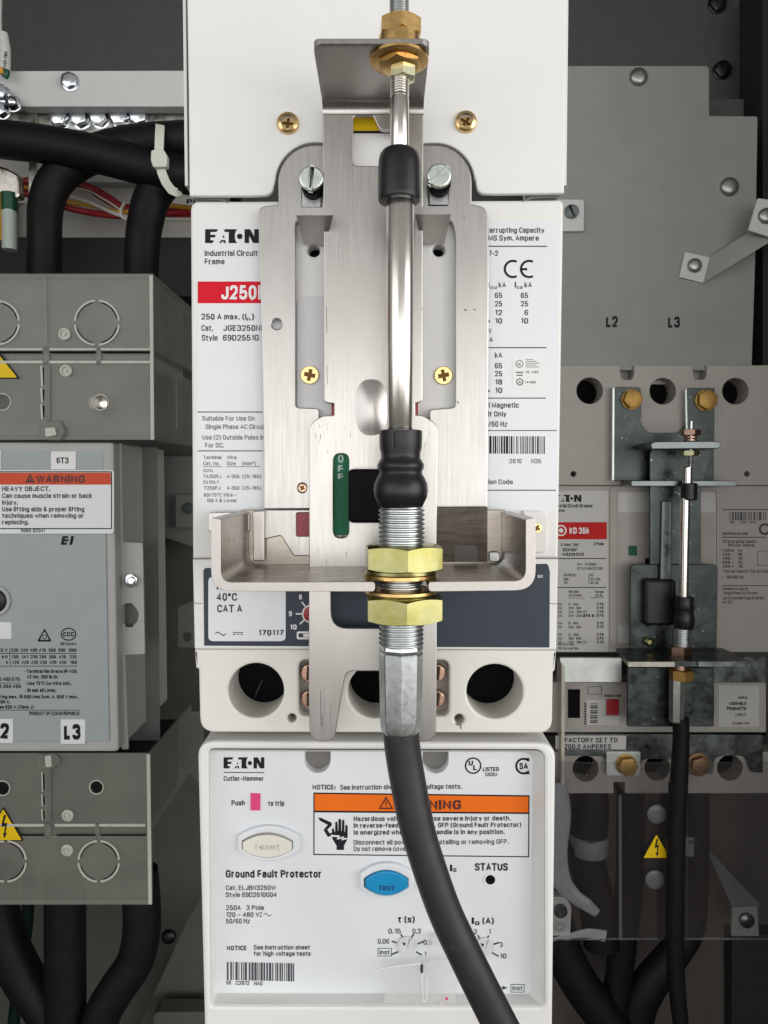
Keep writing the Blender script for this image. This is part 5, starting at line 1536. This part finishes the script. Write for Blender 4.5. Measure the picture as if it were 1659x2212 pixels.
# ================================================================== RIGHT: second breaker far back
YK = 2000
kd = thing('rear_breaker', 'grey brown industrial breaker behind at right with red KD 35k band', 'circuit breaker', U(1430, 1714, YK))
slots = [rnd([(x - 15, 780), (x + 15, 780), (x + 14, 819), (x - 14, 819)], [0, 0, 8, 8]) for x in (1355, 1512)]
part('line_cover', plate([(1120, 789), (1340, 789), (1341, 812), (1346, 820), (1364, 820), (1369, 812), (1370, 789), (1497, 789), (1498, 812), (1503, 820), (1521, 820), (1526, 812), (1527, 789), (1760, 789), (1760, 1048), (1120, 1048)],
                         YK - 20, 120, [circ(1274, 844, 28.5, 40), circ(1432, 845, 28.5, 40), circ(1589, 845, 28.5, 40), circ(1239, 1024, 6), circ(1614, 1024, 6)], bev=3), 'kd_plastic', kd)
part('cover_cavity', box(1130, 800, 1750, 1040, YK + 98, YK + 140), 'black_hole', kd)
part('slot_back', box(1330, 780, 1540, 830, YK + 60, YK + 80), 'kd_plastic', kd)
part('body', plate([(1120, 1049), (1760, 1049), (1760, 1409), (1120, 1409)], YK, 200, bev=3), 'kd_plastic', kd)
ll = part('rating_label', plate(rr(1160, 1060, 1313, 1408, 2), YK - 2, 2), 'kd_label', kd)
part('red_band', sheet([(1160, 1128), (1311, 1128), (1311, 1165), (1160, 1165)], YK - 2.6), 'kd_red', ll)
k = Ink(YK - 3.2); k.ring(1212, 1146, 12, 3).t('KD 35k', 1230, 1273, 1153, 13.5, bold=.02).poly(circ(1212, 1146, 5, 12)); k.done(ll, 'ink_white', 'band_lettering')
k = Ink(YK - 2.8)
wordmark(k, 1196, 1069, 1256, 1084)
k.t('Industrial Circuit Breaker', 1190, 1281, 1096.5, 8, bold=.015).t('Frame', 1190, 1220, 1106, 7)
k.t('A max. (Ie)', 1211, 1250, 1180, 7.5).t('3 Pole', 1283, 1304, 1178, 7, bold=.03).t('KD3400F', 1216, 1247, 1191, 7, bold=.02).t('1492D81G22', 1214, 1262, 1201, 7, bold=.02)
k.line(1160, 1206.5, 1311, 1206.5, 1.8).line(1160, 1269, 1309, 1269, 1.8)
k.t('CAT    KT3200T', 1247, 1289, 1222, 6).t('STYLE 6642C11G01', 1247, 1303, 1231, 6)
k.t('50/60 Hz', 1218, 1244, 1245, 6).t('DC', 1274, 1282, 1245, 6).t('600', 1218, 1228, 1254, 6).t('125 250', 1274, 1297, 1254, 6).t('35', 1218, 1226, 1262, 6).t('10 10', 1274, 1293, 1262, 6)
k.line(1272, 1241, 1272, 1264, 1)
k.t('Wire Size', 1228, 1250, 1281, 6, bold=.02).t('AWG/MCM', 1228, 1258, 1289, 6).t('Torque', 1285, 1304, 1281, 6, bold=.02).t('Lb-In.', 1286, 1303, 1289, 6)
k.line(1228, 1292, 1263, 1292, 1).line(1275, 1291, 1304, 1291, 1)
for i, (a, b) in enumerate((('3 - 350', '275'), ('250 - 500', '275'), ('2/0 - 250 (2)', '275'), ('3/0 - 250 (2)', '275 & 375'), ('', ''), ('3 - 350', '275'), ('250 - 350', '375'), ('', ''), ('3 - 350 ', '275'), ('250 - 500', '375'), ('2/0 - 250 (2)', '275'))):
    y = 1308 + i * 8.2
    if a:
        k.t(a, 1228, 1228 + 3 * len(a), y, 5.5).t(b, 1304 - 5 * len(b), 1304, y, 6, bold=.03)
        k.t('CU', 1206, 1214, y, 5.5)
k.t('60/75°C Wire', 1206, 1240, 1395, 5.5).t('100 A & Lower Only', 1206, 1250, 1403, 5.5)
k.done(ll, 'ink_black', 'printed_text')
rlab = part('rating_label', plate(rr(1556, 1062, 1760, 1406, 2), YK - 1.6, 1.6), 'kd_plastic', kd)
k = Ink(YK - 2.4)
k.line(1559, 1101, 1760, 1101, 2).bars(1576, 1658, 1106, 1124, 21).t('68', 1577, 1586, 1131, 6).t('1202', 1597, 1614, 1131, 6).t('H43', 1620, 1633, 1131, 6)
k.t('Identification Code', 1561, 1616, 1156, 7, bold=.02).line(1558, 1160.5, 1654, 1160.5, 2)
k.t('IEC Interrupting Capacity', 1562, 1635, 1173, 7, bold=.01).t('RMS Sym. Amperes', 1573, 1630, 1181, 7, bold=.01)
for i, (a, b) in enumerate((('Volts', 'kA'), ('240 ~', '65'), ('480 ~', '35'), ('600 ~', '25'), ('250 ⎓', '10'))):
    k.t(a, 1561, 1585, 1192 + 8.6 * i, 6.5, bold=.03).t(b, 1595, 1604, 1192 + 8.6 * i, 6.5, bold=.03)
k.t('* Thermal Magnetic Trip Unit Only', 1559, 1660, 1237, 6.5, bold=.01).t('~ = 50/60 Hz', 1559, 1607, 1250, 7, bold=.03)
k.line(1554, 1265, 1760, 1265, 1.8)
k.t('Suitable For Use On', 1559, 1616, 1275, 6.5, bold=.02).t('Single Phase AC Circuits', 1563, 1636, 1284, 6.5, bold=.02).t('Use (2) Outside Poles In Series', 1559, 1650, 1295, 6.5, bold=.02).t('For DC', 1559, 1581, 1304, 6.5, bold=.02)
k.frame(1636, 1190, 1668, 1222, 1).ring(1652, 1143, 13, 5)
k.done(rlab, 'ink_grey', 'printed_text')
part('handle_frame', plate(rr(1318, 1052, 1560, 1398, 9), YK - 6, 6, [rr(1333, 1061, 1548, 1392, 7)], bev=1.5), 'kd_plastic', kd)
part('handle_plate', plate(rr(1335, 1063, 1546, 1390, 5), YK - 2, 2), 'kd_label', kd)
part('handle_plate', plate(rnd([(1337, 1107), (1545, 1107), (1545, 1350), (1337, 1350)], 3), YK - 5, 3, bev=1), 'kd_plastic', kd)
part('green_window', plate(rr(1358, 1179, 1376, 1200, 1), YK - 8, 3), 'green_flag', kd)
part('dark_notch', plate(rr(1394, 1206, 1416, 1219, 1), YK - 8, 3), 'black_hole', kd)
part('toggle_handle', plate(rr(1394, 1252, 1462, 1352, 10), YK - 150, 140, bev=14), 'rubber', kd)
# lower half
part('trip_unit', plate(rnd([(1120, 1474), (1655, 1474), (1655, 1582), (1120, 1582)], 4), YK - 4, 160, bev=3), 'kd_plastic', kd)
tl = part('trip_label', plate(rr(1226, 1480, 1354, 1570, 2), YK - 6, 2), 'kd_plastic', kd)
part('trip_window', plate(rr(1227, 1489, 1253, 1551, 1), YK - 8, 2), 'black_hole', tl)
part('trip_button', plate(rr(1311, 1511, 1337, 1545, 1), YK - 14, 8, bev=1.5), 'red_button', tl)
part('barcode_sticker', plate([(1268, 1512), (1306, 1512), (1306, 1548), (1338, 1548), (1338, 1566), (1266, 1566)], YK - 7, 1), 'kd_label', tl)
k = Ink(YK - 8)
k.t('PUSH TO TRIP', 1306, 1342, 1506, 5.5, bold=.03).frame(1270, 1483, 1300, 1500, 1)
for i in range(12): k.rect(1275, 1519 + 3.6 * i, 1291, 1519 + 3.6 * i + 1.0 + .9 * (i % 3))
for i in range(9): k.rect(1262, 1519 + 5.4 * i, 1267, 1522 + 5.4 * i)
k.done(tl, 'ink_black', 'printed_text')
t2 = part('trip_label', plate(rr(1552, 1480, 1640, 1570, 3), YK - 6, 2, bev=.6), 'kd_label', kd)
k = Ink(YK - 7)
k.t('AMP Ie', 1594, 1614, 1510, 6, bold=.03).t('ASSEMBLE', 1575, 1612, 1523, 7, bold=.04).t('PRODUCTS', 1570, 1612, 1534, 7, bold=.04).t('LTD117', 1589, 1612, 1547, 6, bold=.03).t('IN 690-V04', 1583, 1620, 1565, 5, bold=.02)
k.done(t2, 'ink_black', 'printed_text')
part('seam_gap', plate([(1120, 1583), (1655, 1583), (1655, 1589), (1120, 1589)], YK + 4, 4), 'black_hole', kd)
lt = plate(rnd([(1120, 1624), (1240, 1624), (1760, 1624), (1760, 1706), (1650, 1714), (1472, 1714), (1472, 1690), (1444, 1690), (1444, 1714), (1350, 1714), (1350, 1690), (1326, 1690), (1326, 1714), (1120, 1714)], [0, 0, 0, 0, 8, 2, 0, 0, 2, 2, 0, 0, 2, 0]),
           YK - 4, 110, [circ(1265, 1661, 28, 40), circ(1420, 1659, 27.5, 40), circ(1577, 1659, 27.5, 40)], bev=3)
part('load_cover', lt, 'kd_plastic', kd)
part('cover_cavity', box(1130, 1626, 1750, 1706, YK + 104, YK + 130), 'black_hole', kd)
for cx in (1265, 1418, 1578):
    part('lug_screw', knob(cx, 1674, YK + 90, [(0, 6), (10, 6), (12, 3)], 16), 'dull_zinc', kd)

kb = thing('rear_bracket', 'zinc plated bracket of the rear breaker with ledge and gold bolts', 'bracket', U(1430, 1700, YK - 60))
part('upper_yoke', plate(rnd([(1326, 836), (1384, 836), (1386, 915), (1398, 935), (1470, 935), (1482, 915), (1484, 838), (1544, 838), (1542, 1040), (1326, 1038)], [6, 8, 0, 10, 10, 0, 6, 3, 0, 2]), YK - 44, 22, bev=2), 'dark_zinc', kb)
part('yoke_edge', plate(rnd([(1323, 838), (1328, 836), (1327, 1038), (1322, 1038)], 1), YK - 60, 30, bev=1.5), 'light_zinc', kb)
part('yoke_edge', plate(rnd([(1480, 842), (1484, 838), (1486, 940), (1482, 940)], 1), YK - 60, 20, bev=1.5), 'light_zinc', kb)
part('upper_ledge', plate(rr(1364, 1038.5, 1591, 1050, 3), YK - 190, 150, bev=2), 'dull_zinc', kb)
part('cross_strap', plate(rnd([(1209, 1421), (1343, 1421), (1343, 1474), (1216, 1474)], 3), YK - 60, 20, bev=2), 'light_zinc', kb)
part('cross_strap', plate(rnd([(1520, 1421), (1655, 1419), (1655, 1474), (1520, 1474)], 3), YK - 56, 20, bev=2), 'dull_zinc', kb)
part('side_leg', plate([(1213, 1432), (1220, 1440), (1220, 1690), (1214, 1698), (1212, 1690)], YK - 70, 100, bev=1.5), 'edge_pale', kb)
part('lower_strap', plate(rnd([(1218, 1586), (1648, 1588), (1648, 1670), (1622, 1668), (1610, 1632), (1544, 1634), (1540, 1672), (1478, 1674), (1472, 1640), (1384, 1640), (1382, 1672), (1312, 1672), (1308, 1634), (1218, 1632)], [2, 2, 2, 4, 14, 14, 4, 4, 14, 14, 4, 4, 10, 2]), YK - 24, 18, bev=2), 'dull_zinc', kb)
part('bolt_foot', plate(rr(1310, 1624, 1384, 1676, 3), YK - 34, 12, bev=2), 'light_zinc', kb)
stk = thing('setting_sticker', 'white sticker reading FACTORY SET TO 200.0 AMPERES on the zinc strap', 'sticker', U(1286, 1620, YK - 24.6))
part('sticker_sheet', plate([(1200, 1589), (1353, 1589), (1352, 1619), (1200, 1618)], YK - 26, 1.4), 'kd_label', stk)
k = Ink(YK - 26.8); k.t('FACTORY SET TO', 1220, 1334, 1604, 10.5, bold=.005).t('200.0 AMPERES', 1219, 1320, 1618, 10.5, bold=.005); k.done(stk, 'ink_black')
gbk = 'gold bolts on the zinc bracket'
hexbolt('bracket_bolt', 'gold bolt on the left arm of the upper zinc yoke', 1364, 863, 20, YK - 44, 16, gbk, 'bolt_brass_dull', .2, 1.1, dome=False)
hexbolt('bracket_bolt', 'brownish gold bolt on the right arm of the upper zinc yoke', 1524, 865, 21, YK - 44, 16, gbk, 'bolt_brass_dull', .5, 1.1, dome=False)
hexbolt('bracket_bolt', 'gold bolt below the factory set sticker', 1352, 1651, 20, YK - 34, 20, gbk, 'bolt_brass_dull', .1, 1.15)
hexbolt('bracket_bolt', 'brown bolt just right of the rear cable', 1508, 1651, 20, YK - 26, 16, gbk, 'bolt_brown', .3, 1.3)

ks = thing('rear_slide', 'dark zinc sliding plate over the rear breaker with folded top and bottom', 'plate', U(1450, 1571, YK - 120))
part('slide_strip', plate(rnd([(1404, 972), (1540, 972), (1514, 1060), (1514, 1219), (1404, 1219)], [10, 4, 0, 0, 0]), YK - 112, 14, bev=2), 'dark_zinc', ks)
part('slide_groove', plate(rnd([(1430, 1082), (1452, 1082), (1450, 1262), (1426, 1262)], 3), YK - 126, 14, bev=4), 'dull_zinc', ks)
part('top_flange', plate(rnd([(1406, 958), (1416, 954), (1552, 953), (1557, 958), (1556, 966), (1550, 969), (1408, 970)], 3), YK - 290, 190, bev=3), 'dull_zinc', ks)
part('lower_plate', plate(rnd([(1362, 1219), (1551, 1219), (1548, 1402), (1361, 1402)], [12, 12, 0, 0]), YK - 100, 14, [rr(1392, 1250, 1408, 1352, 7)], bev=3), 'dark_zinc', ks)
part('bottom_tray', hexa([(1357, 1429), (1622, 1429), (1622, 1440), (1357, 1440)], YK - 380, [(1330, 1400), (1560, 1400), (1560, 1409), (1330, 1409)], YK - 90), 'dark_zinc', ks)
part('tray_edge', plate(rr(1357, 1430, 1458, 1441, 2), YK - 388, 14, bev=2), 'edge_pale', ks)
part('tray_edge', plate(rr(1508, 1429, 1622, 1441, 2), YK - 388, 14, bev=2), 'dull_zinc', ks)
part('skirt', plate(rnd([(1357, 1442), (1543, 1442), (1543, 1570), (1354, 1570)], [0, 0, 6, 8]), YK - 160, 12, bev=3), 'dark_zinc', ks)
part('slide_stud', knob(1398, 1384, YK - 110, [(0, 9), (12, 9), (16, 5)], 20), 'yellow_zinc', ks)

YC = YK - 230
kc = thing('rear_control_cable', 'thin control cable with copper nuts working the rear breaker', 'control cable', U(1470, 2260, YC))
def kn(name, cx, y0, y1, hw, m, ph=-1.55):
    a, b = U(cx, y0, YC).z, U(cx, y1, YC).z
    o = U(cx, 1106, YC); o.z = (a + b) / 2
    return part(name, hexnut_w(o, (0, 0, 1), hw * W(YC) * .866, abs(a - b), ph, cham=.45), m, kc)
kn('top_nut', 1489, 928, 941, 21, 'copper'); kn('lower_nut', 1488, 973, 985, 20, 'pale_yellow_zinc')
for y0_ in (943, 949): part('washer', vlathe(1489, [(y0_, 13), (y0_ + 1, 15), (y0_ + 3, 15), (y0_ + 4, 13)], YC), 'copper', kc)
part('washer', vlathe(1489, [(966, 13), (967, 15), (969, 15), (970, 13)], YC), 'copper', kc)
part('rod', vlathe(1489.5, [(910, 4.5), (928, 4.5), (1010, 4.5), (1012, 3)], YC), 'zinc', kc)
part('slim_rod', vlathe(1484, [(1008, 6), (1010, 10), (1046, 10.5)], YC), 'steel_rod', kc)
part('rod_sleeve', vlathe(1488, [(1043, 12), (1045, 17), (1078, 17), (1081, 14)], YC), 'rubber', kc)
part('tube', vlathe(1480, [(1076, 11), (1290, 10)], YC), 'steel_rod', kc)
part('rubber_boot', vlathe(1482, [(1288, 12), (1289, 20), (1306, 19), (1312, 22), (1320, 19), (1332, 21.5), (1348, 22), (1358, 18), (1360, 14)], YC), 'rubber', kc)
part('threaded_bush', vlathe(1478, threads(1356, 1396, 20, 5, 1.8), YC), 'zinc', kc, angle=20)
kn('jam_nut', 1474, 1394, 1417, 25, 'copper', -1.6)
part('washer', vlathe(1474, [(1417, 20), (1418, 23), (1421, 23), (1422, 20)], YC), 'copper', kc)
part('bush_core', vlathe(1475, [(1420, 15), (1448, 15)], YC), 'copper', kc)
kn('jam_nut', 1478, 1445, 1468, 26, 'bolt_brass_dull', -1.6)
part('ferrule', vlathe(1469, [(1466, 17), (1480, 18), (1556, 17), (1560, 14)], YC, n=8), 'bolt_grey', kc, angle=20)
part('hose', tube([(1470, 1550, YC), (1471, 1600, YC), (1466, 1700, YC), (1461, 1800, YC), (1458, 1960, YC), (1459, 2080, YC), (1464, 2150, YC), (1471, 2220, YC), (1480, 2330, YC)], [17.5, 17.5, 19.5, 20, 20, 19, 18, 17, 17], 22), 'cable_black', kc)

# ================================================================== RIGHT: cables and clear shield below
rc = 'black cables below the rear breaker'
single('power_cable', tube([(1272, 1690, 2120), (1275, 1760, 2120), (1268, 1850, 2120), (1290, 1960, 2120), (1300, 2040, 2120)], [40, 40, 40, 40, 40], 24), 'cable_black', 'black cable behind the shield left of the zinc post', 'cable', rc)
single('power_cable', tube([(1362, 1690, 2120), (1362, 1760, 2120), (1360, 1900, 2120), (1345, 2040, 2130), (1330, 2180, 2140), (1330, 2340, 2140)], 30, 24), 'cable_black', 'black cable straight down the middle behind the shield', 'cable', rc)
single('power_cable', tube([(1504, 1690, 2120), (1504, 1760, 2120), (1502, 1900, 2120), (1492, 2000, 2120), (1455, 2060, 2130), (1400, 2130, 2140), (1372, 2200, 2150), (1360, 2340, 2150)], [26, 27, 28, 30, 34, 38, 40, 40], 24), 'cable_black', 'black cable bending left under the yellow triangle', 'cable', rc)
single('power_cable', tube([(1190, 1960, 2100), (1215, 2050, 2100), (1250, 2120, 2100), (1300, 2190, 2100), (1350, 2260, 2100), (1390, 2340, 2100)], 42, 24), 'cable_black', 'thick black cable slanting down beside the protector at right', 'cable', rc)
mk = 'pale markers on the rear cables'
for x0, x1, cx, tx in ((1240, 1322, 1278, '1G5-T1'), (1347, 1378, 1362, '2-T'), (1478, 1520, 1500, '02')):
    t = thing('cable_marker', 'pale wrapped marker printed %s on a black rear cable' % tx, 'cable marker', U(cx, 1838, 2060), mk)
    r = (x1 - x0) / 2 + 1
    part('marker_sleeve', vlathe((x0 + x1) / 2, [(1800, r), (1802, r + 1), (1838, r + 1), (1840, r)], 2118, n=30), 'marker_pale', t)
    k = Ink(2118 - (r + 3) * W(2118)); k.t(tx, cx - 12, cx + 12, 1824, 9, bold=.03); k.done(t, 'ink_grey')
wj = single('white_sheath', tube([(1190, 1690, 1960), (1204, 1760, 1960), (1202, 1840, 1960), (1212, 1900, 1960), (1240, 1935, 1950), (1268, 1955, 1940), (1290, 1973, 1940)], [34, 30, 24, 22, 16, 14, 9], 20, flat=.35), 'white_jacket',
            'pale plastic strip curling out beside the protector at right', 'strip')
single('white_strip', tube([(1190, 2030, 1950), (1230, 2022, 1950), (1270, 2016, 1950), (1308, 2022, 1950)], [3, 6, 11, 13], 16, flat=.3), 'white_jacket', 'pale flat tongue below the terminal block at lower right', 'strip')
tbk = thing('terminal_block', 'small pale terminal block with slotted screw beside the protector', 'terminal block', U(1215, 2022, 1960))
part('block_body', plate(rnd([(1180, 1938), (1222, 1938), (1235, 1960), (1232, 2022), (1180, 2022)], [0, 14, 8, 3, 0]), 1930, 60, bev=4), 'kd_label', tbk)
part('block_screw', plate(circ(1209, 2001, 12, 28), 1922, 10, [[(1200, 2004), (1217, 1996), (1219, 1999), (1202, 2007)]], bev=1.5), 'light_zinc', tbk)
part('block_post', knob(1210, 1965, 1930, [(0, 14), (10, 14), (14, 9)], 24), 'dull_zinc', tbk)
ps = thing('zinc_post', 'bent zinc foot with a bolt at lower right behind the shield', 'post', U(1610, 2023, 2300))
part('post_foot', plate(rnd([(1581, 1960), (1636, 1957), (1640, 2022), (1580, 2022)], 2), 2300, 16, bev=2), 'grey_panel', ps)
part('post_arm', hexa([(1522, 1826), (1640, 1952), (1640, 1960), (1583, 1962)], 2310, [(1522, 1826), (1640, 1952), (1640, 1960), (1583, 1962)], 2324), 'switch_side', ps)
part('post_bolt', knob(1611, 1986, 2300, [(0, 16), (8, 16), (12, 10), (13, 4)], 28), 'dull_zinc', ps)
sh = thing('clear_shield', 'clear plastic shield with grey rivets below the rear breaker', 'shield', U(1440, 2031, YK - 180))
part('shield_sheet', plate([(1130, 1648), (1760, 1648), (1760, 2031), (1130, 2031)], YK - 180, 12, bev=2), 'clear_pane', sh)
part('shield_fold', plate([(1338, 1720), (1343, 1720), (1344, 2031), (1339, 2031)], YK - 200, 20, bev=2), 'shield_fold', sh, label='bright upright fold of the shield')
part('shield_fold', plate([(1483, 1720), (1486, 1720), (1486, 2031), (1483, 2031)], YK - 196, 16, bev=2), 'clear_shield', sh)
part('shield_edge', plate([(1130, 2029), (1760, 2027), (1760, 2030), (1130, 2032)], YK - 184, 8, bev=1), 'clear_shield', sh)
for cx, cy in ((1418, 1758), (1414, 1899)):
    part('rivet', knob(cx, cy, YK - 180, [(0, 21), (3, 21), (5, 18), (5.5, 8)], 32), 'rivet_plastic', sh)
danger('danger_sign', 'yellow lightning triangle on the clear shield at lower right', (1418, 1799), (1387, 1855), (1450, 1855), YK - 182, 0, 'yellow lightning triangles')
print('objects', len(bpy.data.objects))
